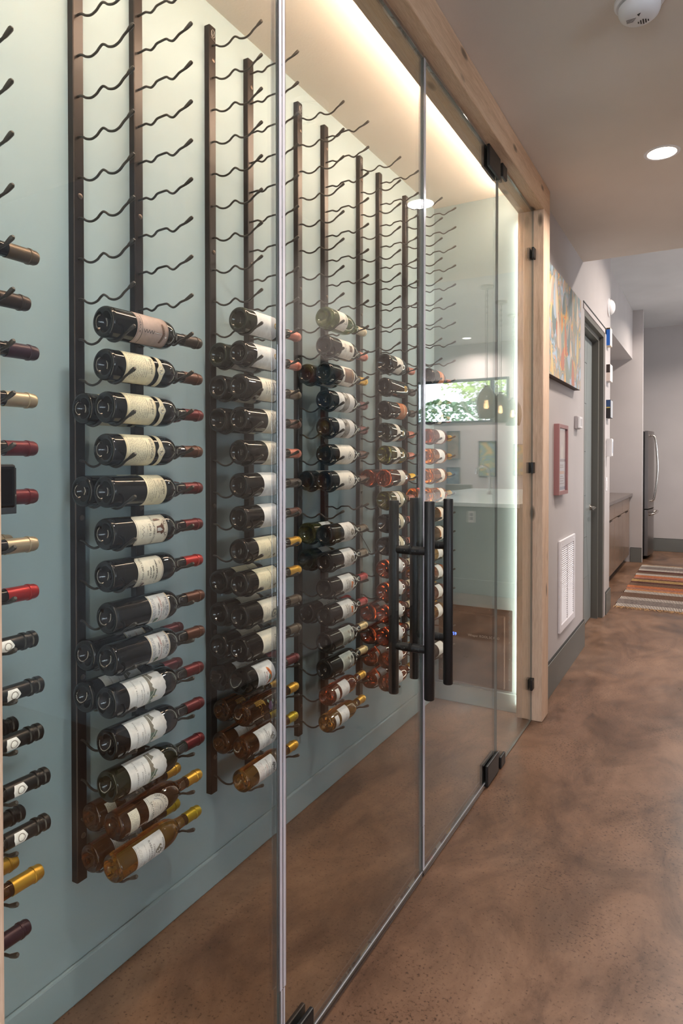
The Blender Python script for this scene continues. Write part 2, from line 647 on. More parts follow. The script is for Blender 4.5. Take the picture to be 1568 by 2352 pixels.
MB().cbox(XG - 0.008, XG + 0.008, SEAM[0] + 0.17, SEAM[1] - 0.004, GZ1 - 0.012, GZ1 + 0.003, 0.002).build('top_seal', SEAL, d1)
MB().cbox(XG - 0.008, XG + 0.008, SEAM[1] + 0.004, SEAM[2] - 0.17, GZ1 - 0.012, GZ1 + 0.003, 0.002).build('top_seal', SEAL, d2)
plate(d2, 'hinge', SEAM[2] - 0.165, SEAM[2] - 0.004, GZ1 - 0.085, GZ1 + 0.003)
plate(d2, 'hinge', SEAM[2] - 0.165, SEAM[2] - 0.004, 0.006, 0.092)
plate(d1, 'hinge', SEAM[0] + 0.004, SEAM[0] + 0.165, GZ1 - 0.085, GZ1 + 0.003)
plate(d1, 'hinge', SEAM[0] + 0.004, SEAM[0] + 0.114, 0.006, 0.084)
plate(w2, 'clamp', SEAM[2] + 0.030, SEAM[2] + 0.098, GZ1 - 0.055, GZ1 + 0.003)
plate(w2, 'clamp', SEAM[2] + 0.030, SEAM[2] + 0.100, 0.002, 0.052)
for z in (2.385, 1.30, 0.195):
    plate(w2, 'clamp', YE - 0.045, YE - 0.001, z - 0.028, z + 0.028)
    plate(w1, 'clamp', Y0 + 0.001, Y0 + 0.045, z - 0.028, z + 0.028)
for d, y in ((d1, 1.848), (d2, 2.010)):
    h = link('pull_handle', None, d)
    for s in (-1, 1):
        x = XG + s * 0.059
        b = MB().lathe([(0.609, 0), (0.609, 0.0145), (0.611, 0.0159), (1.209, 0.0159), (1.211, 0.0145), (1.211, 0)], 24, 'z', (x, y, 0)).build('grip_bar', BLACK, h, True)
        for z in (0.759, 1.059):
            MB().lathe([(XG + s * 0.0052, 0.0), (XG + s * 0.0052, 0.0135), (XG + s * 0.030, 0.0135), (XG + s * 0.031, 0.0125), (XG + s * 0.048, 0.0125)], 18, 'x', (0, y, z)).build('standoff', BLACK, h, True)
            MB().lathe([(y - 0.0137, 0), (y - 0.0137, 0.0018), (y - 0.0120, 0.0018)], 8, 'y', (XG + s * 0.018, 0, z)).build('set_screw', CHROME, h)

# ------------------------------------------------------------------ wine racks
def row_z(i):
    return ROW13 + (13 - i) * PITCH


PB = [(0, 0), (.008, 0), (.018, -.0035), (.030, -.0108), (.048, -.015), (.066, -.0108), (.076, -.0038), (.0865, .0008), (.097, -.0038),
      (.107, -.0108), (.125, -.015), (.143, -.0108), (.156, -.0015), (.170, .006), (.186, .0145)]
PN = [(0, 0), (.014, .0005), (.028, .0012), (.037, -.0025), (.048, -.0066), (.059, -.0025), (.068, .004), (.084, .0055), (.102, .0055), (.113, -.002),
      (.125, -.0066), (.137, -.002), (.148, .004), (.166, .008), (.187, .0175)]


def peg_meshes(prof, nm):
    pts = catmull([(x, 0, z) for x, z in prof], 3)
    a = MB().tube([(p[0] - 0.004 if i == 0 else p[0], 0, p[2]) for i, p in enumerate(pts)], 0.0030, 7)
    tip = pts[-4:]
    a.tube(tip[:1] + tip + [(tip[-1][0] + 0.003, 0, tip[-1][2] + 0.0022)], [0.0030, 0.0036, 0.0044, 0.0050, 0.0051, 0.0032], 8, 1)
    return a.mesh(nm, [PEG, CAPR], True)


PEGB = peg_meshes(PB, 'peg')
PEGN = peg_meshes(PN, 'peg')
RZ0, RZ1 = row_z(23) - 0.055, row_z(0) + 0.060
RW = 0.030


def rail_mesh():
    x0, x1 = XW - XR, 0.0
    # folded bar: two side lips and a face
    pts = [(x0, -RW / 2), (x1 - 0.002, -RW / 2), (x1, -RW / 2 + 0.002), (x1, RW / 2 - 0.002), (x1 - 0.002, RW / 2), (x0, RW / 2)]
    return MB().prism(pts, 2, RZ0, RZ1).mesh('rail', RAIL)


RAILM = rail_mesh()
BOLTM = MB().lathe([(0, 0.0068), (0.0012, 0.0066), (0.0024, 0.004), (0.0027, 0)], 14, 'x').mesh('bolt', BOLT, True)
EMB = mat('etched silver', (190, 184, 178), 0.35, metal=0.7)


def emblem_mesh():
    m = MB()
    n = 20
    ring = [(0.0006, 0.0075 * cos(2 * pi * k / n), 0.012 * sin(2 * pi * k / n)) for k in range(n + 1)]
    m.tube(ring, 0.0006, 4)
    m.tube([(0.0006, -0.006, 0.007), (0.0006, 0.0, -0.008), (0.0006, 0.007, 0.010)], 0.0006, 4)
    m.tube([(0.0006, -0.010, -0.014), (0.0006, 0.010, -0.020)], 0.0005, 4)
    return m.mesh('emblem', EMB)


EMBM = emblem_mesh()
COLNAME = ['leftmost', 'second', 'third', 'fourth', 'fifth', 'rightmost']
for c in range(6):
    y = RACK_Y + (c - 1) * RACK_D
    t = thing('wine_rack', 'bronze metal two-rail peg wine rack, %s rack column' % COLNAME[c] + (' behind the left cedar post' if c == 0 else ''), 'wine rack', (XR, y, 0), 'wall mounted wine racks')
    for k, (dy, pm, dz) in enumerate(((0, PEGB, 0), (RAIL_D, PEGN, 0.0123))):
        r = link('rail', RAILM, t, (0, dy, 0))
        for i in range(24):
            if c == 0 and (k == 0 or i < 4):
                continue
            link('peg', pm, r, (0, -0.002, row_z(i) + dz))
        for i in (0, 6, 11, 14, 18, 22):
            link('bolt', BOLTM, r, (0, 0.003, row_z(i) - 0.042 + dz))
        if k == 0:
            link('emblem', EMBM, r, (0, 0.001, RZ1 - 0.022))

# ------------------------------------------------------------------ bottles
# coordinates on a bottle: s along the axis from the base, a = arc length round the front (down = +)
SHAPES = {
    'bordeaux': dict(R=0.037, L=0.322, neck=0.0150, cap0=0.255, body=0.175,
                     prof=[(.026, 0), (.0257, .004), (.0245, .008), (.0220, .0118), (.0175, .0155), (.0120, .0188), (.0065, .0218), (.0028, .0245), (.0008, .0272), (0, .0298), (.0005, .0322), (.0018, .0344), (.0042, .0360), (.0072, .0368), (.0105, .037), (.172, .037),
                           (.184, .0364), (.195, .0338), (.204, .0285), (.211, .0218), (.217, .0178), (.226, .0155), (.240, .0147), (.300, .0139), (.320, .0139), (.322, .012), (.322, 0)]),
    'burgundy': dict(R=0.039, L=0.310, neck=0.0150, cap0=0.238, body=0.140,
                     prof=[(.024, 0), (.022, .008), (.012, .018), (.002, .027), (0, .031), (.002, .0365), (.007, .0388), (.012, .039), (.132, .039),
                           (.150, .0378), (.168, .0340), (.186, .0285), (.202, .0228), (.216, .0182), (.229, .0158), (.245, .0148), (.290, .014), (.308, .014), (.310, .012), (.310, 0)]),
    'slim': dict(R=0.0335, L=0.295, neck=0.0145, cap0=0.242, body=0.150,
                 prof=[(.016, 0), (.014, .008), (.006, .018), (.001, .024), (0, .027), (.0015, .031), (.005, .0332), (.009, .0335), (.150, .0335),
                       (.166, .0328), (.180, .0302), (.192, .0255), (.201, .0202), (.209, .0168), (.220, .0148), (.235, .0143), (.280, .0138), (.293, .0138), (.295, .012), (.295, 0)]),
}


def glass_col(name, col, trans, rough=0.03):
    return mat(name, col, rough, trans=trans, ior=1.45, spec=0.5)


GLASS = {
    'dark': glass_col('dark bottle glass', (14, 11, 9), 0.0),
    'deepgreen': glass_col('deep green bottle glass', (20, 24, 10), 0.0),
    'olive': glass_col('olive bottle glass', (96, 92, 26), 0.75),
    'green': glass_col('green bottle glass', (84, 100, 40), 0.7),
    'amber': glass_col('amber bottle glass', (206, 136, 48), 0.96),
    'brown': glass_col('brown bottle glass', (138, 76, 28), 0.93),
    'rose': glass_col('rose wine bottle', (176, 72, 38), 0.93),
    'orange': glass_col('orange wine bottle', (250, 130, 30), 0.96),
    'port': glass_col('black bottle glass', (8, 8, 8), 0.0),
}


def foil(name, col, metal=0.55, rough=0.35):
    return mat(name, col, rough, metal=metal)


FOIL = {
    'maroon': foil('maroon foil', (92, 24, 29)), 'red': foil('red foil', (150, 34, 34)), 'brown': foil('brown foil', (84, 50, 38)),
    'dark': foil('dark foil', (58, 46, 40)), 'black': foil('black foil', (18, 18, 18), 0.2), 'gold': foil('gold foil', (206, 158, 62), 0.8),
    'olive': foil('olive gold foil', (170, 146, 34), 0.7), 'silver': foil('champagne foil', (186, 168, 142), 0.8), 'copper': foil('copper foil', (176, 100, 82), 0.5),
    'cream': foil('cream foil', (206, 190, 160), 0.2), 'yellow': foil('yellow foil', (232, 178, 20), 0.3), 'grey': foil('grey foil', (98, 84, 70), 0.7),
    'plum': foil('plum foil', (52, 30, 40), 0.4), 'goldgrey': foil('grey foil with gold', (92, 80, 68), 0.6), 'palegold': foil('pale gold foil', (200, 176, 130), 0.8),
}
PAPERC = {'white': (226, 224, 222), 'cream': (224, 214, 184), 'ivory': (222, 214, 196), 'mauve': (172, 150, 142), 'brown': (92, 46, 30), 'orange': (176, 100, 52),
          'silver': (170, 176, 168), 'pale': (232, 224, 212), 'tan': (208, 186, 140)}
INKC = {'ink': (44, 36, 34), 'grey': (128, 122, 116), 'gold': (190, 150, 60), 'red': (150, 52, 40), 'navy': (46, 58, 92), 'green': (96, 112, 96), 'stone': (122, 116, 104),
        'umber': (96, 62, 44), 'orange': (200, 110, 50), 'white': (232, 230, 226), 'purple': (78, 52, 78), 'lightgrey': (186, 184, 180), 'cream': (224, 214, 184)}
INKN = list(INKC)


def paper(c):
    if 'paper ' + c in MATS:
        return MATS['paper ' + c]
    m = mat('paper ' + c, PAPERC[c], 0.55, spec=0.3)
    t, n, l, b = nodes(m)
    f = noise(n, l, coords(n, l), 40, 4)
    lo = tuple(int(x * 0.9) for x in PAPERC[c])
    l.new(ramp(n, l, f, [(0.3, lo), (0.6, PAPERC[c])]), b.inputs['Base Color'])
    return m


def ink(c):
    return mat('ink ' + c, INKC[c], 0.5, metal=0.6 if c == 'gold' else 0.0)


TXT = {}


def text2d(txt):
    if txt not in TXT:
        cu = bpy.data.curves.new('t', 'FONT')
        cu.body = txt
        cu.size = 1
        cu.resolution_u = 2
        cu.align_x = 'CENTER'
        cu.align_y = 'CENTER'
        ob = bpy.data.objects.new('t', cu)
        me = bpy.data.meshes.new_from_object(ob)
        TXT[txt] = ([(v.co.x, v.co.y) for v in me.vertices], [tuple(p.vertices) for p in me.polygons])
        bpy.data.objects.remove(ob)
        bpy.data.curves.remove(cu)
        bpy.data.meshes.remove(me)
    return TXT[txt]


class Print:
    def __init__(s, R, rnd):
        s.R, s.mb, s.lay, s.used, s.rnd = R, MB(), 0, [], rnd

    def mi(s, c):
        if c not in s.used:
            s.used.append(c)
        return s.used.index(c)

    def pt(s, a, q):
        r = s.R + 0.0006 + 0.00007 * s.lay
        return (r * cos(a / s.R), q, -r * sin(a / s.R))

    def text(s, txt, q, size, c, a=0.0, sx=1.0, rot=0.0):
        s.lay += 1
        v, f = text2d(txt)
        cr, sr = cos(rot), sin(rot)
        s.mb.add([s.pt(a + (x * sx * cr - y * sr) * size, q + (x * sx * sr + y * cr) * size) for x, y in v], f, s.mi(c))

    def rect(s, a0, a1, q0, q1, c):
        s.lay += 1
        n = max(1, int(abs(a1 - a0) / 0.006))
        v = []
        for k in range(n + 1):
            a = a0 + (a1 - a0) * k / n
            v += [s.pt(a, q0), s.pt(a, q1)]
        s.mb.add(v, [(2 * k, 2 * k + 1, 2 * k + 3, 2 * k + 2) for k in range(n)], s.mi(c))

    def lines(s, q0, q1, n, half, c, th=0.0011):
        for k in range(n):
            q = q0 + (q1 - q0) * (k / max(1, n - 1))
            a = -half * s.rnd.uniform(0.7, 1)
            e = half * s.rnd.uniform(0.7, 1)
            while a < e:
                w = s.rnd.uniform(0.003, 0.009)
                s.rect(a, min(a + w, e), q - th / 2, q + th / 2, c)
                s.lay -= 1
                a += w + 0.0016
        s.lay += 1

    def poly(s, pts, c):
        s.lay += 1
        lo, hi = min(p[0] for p in pts), max(p[0] for p in pts)
        n = max(1, int(math.ceil((hi - lo) / 0.006)))
        for k in range(n):
            w = pts
            for sg, lim in ((1, lo + (hi - lo) * k / n), (-1, lo + (hi - lo) * (k + 1) / n)):
                out = []
                for p, q in zip(w, w[1:] + w[:1]):
                    ip, iq = sg * (p[0] - lim) >= -1e-9, sg * (q[0] - lim) >= -1e-9
                    if ip:
                        out.append(p)
                    if ip != iq:
                        t = (lim - p[0]) / (q[0] - p[0])
                        out.append((lim, p[1] + (q[1] - p[1]) * t))
                w = out
                if len(w) < 3:
                    break
            if len(w) >= 3:
                s.mb.add([s.pt(a, q) for a, q in w], [tuple(range(len(w)))], s.mi(c))

    def disc(s, a, q, r, c, sq=1.0, n=14):
        s.poly([(a + r * cos(2 * pi * k / n), q + r * sq * sin(2 * pi * k / n)) for k in range(n)], c)

    def stroke(s, pts, w, c):
        s.lay += 1
        fine = []
        for (a0, q0), (a1, q1) in zip(pts, pts[1:]):
            n = max(1, int(math.ceil(abs(a1 - a0) / 0.006)))
            fine += [((a0 + (a1 - a0) * k / n, q0 + (q1 - q0) * k / n), (a0 + (a1 - a0) * (k + 1) / n, q0 + (q1 - q0) * (k + 1) / n)) for k in range(n)]
        for (a0, q0), (a1, q1) in fine:
            d = math.hypot(a1 - a0, q1 - q0) or 1
            nx, ny = -(q1 - q0) / d * w / 2, (a1 - a0) / d * w / 2
            s.mb.add([s.pt(a0 + nx, q0 + ny), s.pt(a0 - nx, q0 - ny), s.pt(a1 - nx, q1 - ny), s.pt(a1 + nx, q1 + ny)], [(0, 1, 2, 3)], s.mi(c))

    def script(s, q, w, c, h=0.0016):
        """a line of flowing handwriting"""
        x, pts, k, word = -w, [], 0, s.rnd.randint(9, 16)
        while x < w:
            up = h * (1.9 if s.rnd.random() < 0.16 else 1.0) * s.rnd.uniform(0.6, 1.1)
            dn = -h * (1.7 if s.rnd.random() < 0.10 else 0.75)
            pts += [(x + 0.0002, q + up), (x - 0.0002, q + up * 0.4), (x, q + dn)]
            x += h * s.rnd.uniform(0.6, 1.0)
            k += 1
            if k >= word:
                s.stroke(pts, h * 0.34, c)
                pts, k, word = [], 0, s.rnd.randint(6, 14)
                x += h * 1.4
        if len(pts) > 1:
            s.stroke(pts, h * 0.34, c)

    def frame(s, a0, a1, q0, q1, w, c):
        s.rect(a0, a1, q0, q0 + w, c)
        s.rect(a0, a1, q1 - w, q1, c)
        s.rect(a0, a0 + w, q0, q1, c)
        s.rect(a1 - w, a1, q0, q1, c)


def patch_mesh(R, half, lo, hi, col, a_off=0.0, n=22):
    """paper sheet on the bottle; lo, hi are constants or functions of arc position"""
    m = MB()
    f0 = lo if callable(lo) else (lambda a: lo)
    f1 = hi if callable(hi) else (lambda a: hi)
    r = R + 0.0005
    v = []
    for k in range(n + 1):
        a = -half + 2 * half * k / n
        p = (a + a_off) / R
        v += [(r * cos(p), f0(a), -r * sin(p)), (r * cos(p), f1(a), -r * sin(p))]
    m.add(v, [(2 * k, 2 * k + 1, 2 * k + 3, 2 * k + 2) for k in range(n)])
    return m.mesh('label', paper(col), True)


# each design: list of (half width, s0, s1, paper, draw function)
def d_cork(p):
    p.frame(-.046, .046, .072, .168, .0012, 'umber')
    p.rect(-.044, .044, .0845, .0860, 'ink')
    p.text('LIMERICK', .0775, .0095, 'ink', -.006)
    z = [(0.006 + 0.004 * (1 if k % 2 else -1), .090 + k * .0042) for k in range(9)]
    p.stroke(z, .0014, 'ink')
    p.stroke([(.006, .126), (.006, .146)], .0034, 'umber')
    p.stroke([(.006, .126), (.006, .146)], .0012, 'white')
    p.poly([(-.018, .147), (-.019, .153), (.006, .158), (.030, .150), (.029, .144), (.006, .150)], 'umber')
    p.stroke([(-.016, .151), (.006, .155), (.026, .149)], .0016, 'stone')
    p.disc(.012, .162, .0022, 'white')


def d_ber(title):
    def f(p):
        p.text(title, .1145, .0115, 'ink', -.004)
        p.text('NAPA VALLEY', .1050, .0050, 'ink', 0)
        p.text('CABERNET SAUVIGNON', .0985, .0046, 'ink', 0)
        p.lines(.046, .092, 10, .034, 'stone')
        p.frame(-.050, .050, .037, .123, .0006, 'tan' if 'tan' in INKC else 'gold')
    return f


def d_band(p):
    p.disc(.003, .1455, .0100, 'lightgrey', 0.95, 18)
    p.disc(.003, .1455, .0078, 'cream', 0.95, 18)
    p.poly([(-.003, .1405), (.003, .1510), (.009, .1405)], 'grey')
    p.stroke([(-.004, .1500), (.010, .1410)], .0012, 'stone')


def d_ber2(p):
    p.text('Beringer', .1530, .0110, 'ink', -.004)
    p.text('NAPA VALLEY', .1440, .0048, 'ink')
    p.text('HOWELL MOUNTAIN', .1385, .0048, 'ink')
    p.text('MERLOT', .1325, .0050, 'ink')
    p.text('BANCROFT RANCH', .1265, .0050, 'ink')
    p.lines(.104, .120, 4, .036, 'stone')


def d_cask(p):
    p.frame(-.042, .042, .068, .162, .0009, 'umber')
    p.text("STAG'S LEAP WINE CELLARS", .1195, .0078, 'ink', 0, 0.82)
    p.text('CASK 23', .1070, .0080, 'ink', 0)
    p.lines(.0975, .1000, 2, .010, 'grey', .0007)
    p.stroke([(-.012, .083), (-.006, .090), (-.002, .081), (.004, .089), (.008, .081), (.013, .087), (.020, .082)], .0009, 'grey')
    p.lines(.0765, .0775, 1, .010, 'grey', .0007)
    p.poly([(-.006, .128), (-.008, .141), (-.014, .147), (-.006, .150), (.002, .153), (.010, .149), (.014, .143), (.008, .138), (.010, .128)], 'umber')
    p.poly([(-.002, .130), (-.003, .140), (.003, .148), (.006, .140), (.005, .130)], 'lightgrey')
    for sg in (-1, 1):
        p.stroke([(sg * .006 + .001, .150), (sg * .014, .153), (sg * .018, .159)], .0014, 'umber')
        p.stroke([(sg * .012, .152), (sg * .010, .158)], .0012, 'umber')
        p.stroke([(sg * .016, .155), (sg * .022, .155)], .0012, 'umber')
    p.poly([(-.026, .124), (-.026, .137), (-.022, .146), (-.020, .124)], 'umber')


def d_stag(p):
    p.frame(-.042, .042, .072, .147, .0009, 'umber')
    p.text("STAG'S LEAP WINE CELLARS", .0830, .0088, 'ink', 0, 0.85)
    p.lines(.0765, .0770, 1, .034, 'grey', .0008)
    for q, w in ((.128, .030), (.117, .016), (.108, .014), (.099, .006)):
        p.script(q, w, 'ink')
    p.text('1987', .139, .005, 'ink', -.022)
    for a in (.026, .031, .036):
        p.disc(a, .090, .0035, 'umber', 1.5, 7)


def d_pine(p):
    p.rect(-.042, .042, .1055, .1068, 'gold')
    p.rect(-.042, .042, .1640, .1653, 'gold')
    p.rect(-.0425, -.0410, .107, .164, 'ink')
    p.text('PINE RIDGE', .1560, .0095, 'navy', -.002)
    p.text('1987', .1495, .0050, 'ink')
    p.text('Napa Valley', .1440, .0065, 'ink', 0)
    p.text('CABERNET SAUVIGNON', .1360, .0066, 'red', 0, 0.95)
    p.script(.1285, .014, 'ink', .0015)
    p.lines(.1095, .1170, 4, .034, 'navy', .0008)
    p.poly([(.022, .118), (.020, .126), (.024, .131), (.030, .128), (.036, .124), (.036, .118)], 'green')


def d_mon(p):
    h = .048
    top = [(-h + 2 * h * k / 18, .1145 + .0055 * sin(k * 0.8) + (.006 if k % 3 == 0 else 0)) for k in range(19)]
    p.poly([(h, .103), (-h, .103)] + top[:10] + [(top[9][0], .103)] if False else [(-h, .102)] + top[:10] + [(top[9][0], .102)], 'stone')
    p.poly([(top[9][0], .102)] + top[9:] + [(h, .102)], 'green')
    p.stroke([(-.046, .109), (-.022, .112), (-.004, .118), (.006, .113), (.014, .104), (.040, .106)], .0014, 'white')
    p.poly([(.013, .112), (.0145, .128), (.0175, .128), (.0175, .112)], 'cream')
    p.text('C A B E R N E T   S A U V I G N O N', .0845, .0042, 'ink', 0)
    p.text('R E S E R V E', .0770, .0042, 'ink', 0)
    p.text('1987', .0945, .0038, 'ink', 0)
    p.text('R O B E R T   M O N D A V I   W I N E R Y', .0620, .0046, 'ink', 0)


def d_ray(p):
    p.frame(-.036, .036, .098, .104, .0008, 'navy')
    p.text('SAUTERNES', .1095, .0100, 'ink', .004)
    arc = 'CHATEAU RAYMOND'
    for k, ch in enumerate(arc):
        th = pi * (0.92 - 0.84 * k / (len(arc) - 1))
        
        if ch != ' ':
            p.text(ch, .126 + .034 * sin(th), .0085, 'ink', .030 * cos(th), 1.0, th - pi / 2)
    p.text('1983', .136, .006, 'ink')
    p.lines(.121, .130, 3, .017, 'grey', .0008)
    p.lines(.1165, .1165, 1, .022, 'red', .0007)
    p.stroke([(-.024 * cos(pi * k / 14), .122 + .026 * sin(pi * k / 14)) for k in range(15)], .0008, 'navy')


def d_raysmall(p):
    p.lines(.034, .056, 6, .024, 'stone', .0009)


def d_rab(p):
    p.text('PREMIER CRU', .1545, .0068, 'ink')
    p.text('CHATEAU', .1200, .0086, 'ink', 0)
    p.text('RABAUD-PROMIS', .1095, .0092, 'ink', 0, 0.92)
    p.text('SAUTERNES', .1005, .0056, 'ink')
    p.text('1988', .0835, .0070, 'ink', .012)
    p.lines(.0905, .0915, 1, .030, 'grey', .0008)
    p.lines(.0660, .0740, 3, .034, 'grey', .0008)
    p.rect(-.040, .040, .0600, .0608, 'ink')
    for dx, dy, r in ((0, .136, .0085), (-.007, .141, .005), (.007, .141, .005), (0, .129, .006), (.003, .146, .004)):
        p.disc(dx, dy, r, 'stone', 1, 8)
        p.disc(dx + .002, dy + .001, r * .45, 'white', 1, 6)


def d_txt(*rows, lines=None, extra=None):
    def f(p):
        for (t, q, sz, c) in rows:
            p.text(t, q, sz, c)
        if lines:
            p.lines(*lines)
        if extra:
            extra(p)
    return f


def e_goldcrest(p):
    p.disc(0, .140, .009, 'gold', 1, 8)
    p.disc(0, .140, .005, 'cream', 1, 8)
    p.lines(.060, .100, 9, .036, 'lightgrey', .0009)


def e_greyrect(p):
    p.rect(-.020, .020, .128, .150, 'grey')
    p.script(.139, .016, 'white', .005)
    for q in (.118, .106, .094):
        p.script(q, .020, 'stone', .0016)


def e_script(p):
    for q, w in ((.150, .012), (.138, .022), (.128, .026), (.118, .014)):
        p.script(q, w, 'umber')
    p.disc(-.018, .152, .005, 'stone', 1, 8)
    p.rect(-.050, .050, .1085, .1092, 'umber')


def e_clar(p):
    p.poly([(.014, .138), (.020, .145), (.026, .138), (.020, .131)], 'umber')
    p.disc(.020, .138, .003, 'gold', 1, 6)


def e_crest(p):
    p.disc(.004, .132, .015, 'stone', 1, 12)
    p.disc(.004, .132, .010, 'ivory' if 'ivory' in INKC else 'cream', 1, 10)
    for k in range(6):
        p.disc(.004 + .012 * cos(k), .132 + .012 * sin(k), .003, 'grey', 1, 6)
    p.disc(.004, .132, .005, 'stone', 1, 8)
    p.frame(-.048, .048, .076, .172, .0008, 'stone')


def e_vietti(p):
    p.poly([(-.030, .118), (-.024, .130), (-.010, .140), (.006, .144), (.020, .138), (.030, .124), (.024, .120), (.010, .128), (-.006, .128), (-.020, .118)], 'orange')
    p.poly([(-.006, .128), (-.002, .136), (.008, .138), (.012, .128), (.004, .122)], 'green')
    p.disc(-.016, .126, .004, 'red', 1, 7)
    p.disc(.020, .130, .004, 'red', 1, 7)


def e_ornate(p):
    for cx, cs in ((-.012, .062), (.012, .070)):
        p.stroke([(cx + (.013 - .0016 * k) * cos(k * .9), cs + (.013 - .0016 * k) * sin(k * .9)) for k in range(9)], .0011, 'gold')
    for k in range(5):
        p.stroke([(-.030 + k * .003, .045), (-.030 + k * .003, .085), (-.020 + k * .003, .094)], .0009, 'gold')
    for k, (a, q) in enumerate(((0, .112), (.006, .117), (-.006, .117), (0, .122), (.008, .126), (-.008, .125), (.002, .130))):
        p.disc(a, q, .0055, 'purple', 1, 9)
    for a, q in ((-.016, .112), (.016, .118), (.012, .136), (-.012, .136)):
        p.poly([(a - .006, q), (a, q + .006), (a + .006, q), (a, q - .006)], 'green')
    p.poly([(0, .150), (.010, .156), (0, .162), (-.010, .156)], 'gold')


def e_square(p):
    p.rect(-.012, .012, .125, .146, 'umber')
    p.rect(-.008, .008, .130, .141, 'stone')
    for q in (.098, .090):
        p.script(q, .018, 'grey', .0016)


def e_brown(p):
    p.poly([(-.028, .098), (-.028, .160), (.028, .160), (.028, .098), (.0, .090)], 'umber')
    p.text('Nickel', .148, .012, 'gold')
    p.lines(.105, .132, 6, .020, 'gold', .0008)


def e_greyart(p):
    p.rect(-.050, .050, .088, .128, 'grey')
    r = random.Random(4)
    for k in range(26):
        p.disc(r.uniform(-.045, .045), r.uniform(.092, .124), r.uniform(.002, .006), r.choice(['stone', 'lightgrey', 'ink', 'white']), 1, 6)
    p.lines(.134, .156, 4, .030, 'grey', .0010)
    p.lines(.060, .080, 4, .034, 'lightgrey', .0010)


def e_diamond(p):
    p.stroke([(0, .114), (.015, .129), (0, .144), (-.015, .129), (0, .114)], .0014, 'ink')
    p.disc(0, .129, .005, 'stone', 1, 8)
    p.stroke([(-.006, .124), (.006, .134)], .001, 'ink')
    p.stroke([(-.006, .134), (.006, .124)], .001, 'ink')
    p.lines(.068, .104, 8, .034, 'lightgrey', .0010)


def e_tree(p):
    for k in range(9):
        p.disc(.000 + .008 * cos(k * .7), .148 + .008 * sin(k * .7), .005, 'stone', 1, 7)
    p.stroke([(0, .134), (0, .145)], .002, 'ink')
    for q, w in ((.126, .024), (.116, .028), (.106, .016)):
        p.script(q, w, 'stone')
    p.lines(.092, .098, 2, .028, 'lightgrey', .0008)


def e_chat(p):
    p.poly([(-.012, .140), (-.012, .152), (-.004, .156), (.004, .150), (.012, .154), (.012, .140)], 'orange')
    p.stroke([(-.018, .152), (-.012, .162), (-.006, .156)], .0030, 'ink')
    p.stroke([(-.018, .130), (.014, .130)], .003, 'ink')
    for q in (.120, .108):
        p.script(q, .024, 'stone', .003)
    p.lines(.084, .098, 3, .03, 'lightgrey', .0009)


def e_gallery(p):
    p.frame(-.044, .044, .082, .158, .0010, 'white')
    r = random.Random(9)
    for k in range(22):
        p.disc(r.uniform(-.030, .034), r.uniform(.116, .150), r.uniform(.003, .007), r.choice(['stone', 'grey', 'white', 'ink']), 1, 7)
    p.lines(.090, .112, 5, .034, 'stone', .0012)


def e_curl(p):
    p.script(.122, .020, 'stone', .004)
    p.text('J', .110, .014, 'stone', .018)
    p.lines(.075, .090, 3, .03, 'lightgrey', .0009)


def e_goldspot(p):
    p.disc(0, .150, .014, 'gold', 1, 12)
    p.disc(0, .150, .006, 'umber', 1, 8)


def e_whitescript(p):
    p.script(.138, .022, 'cream', .004)


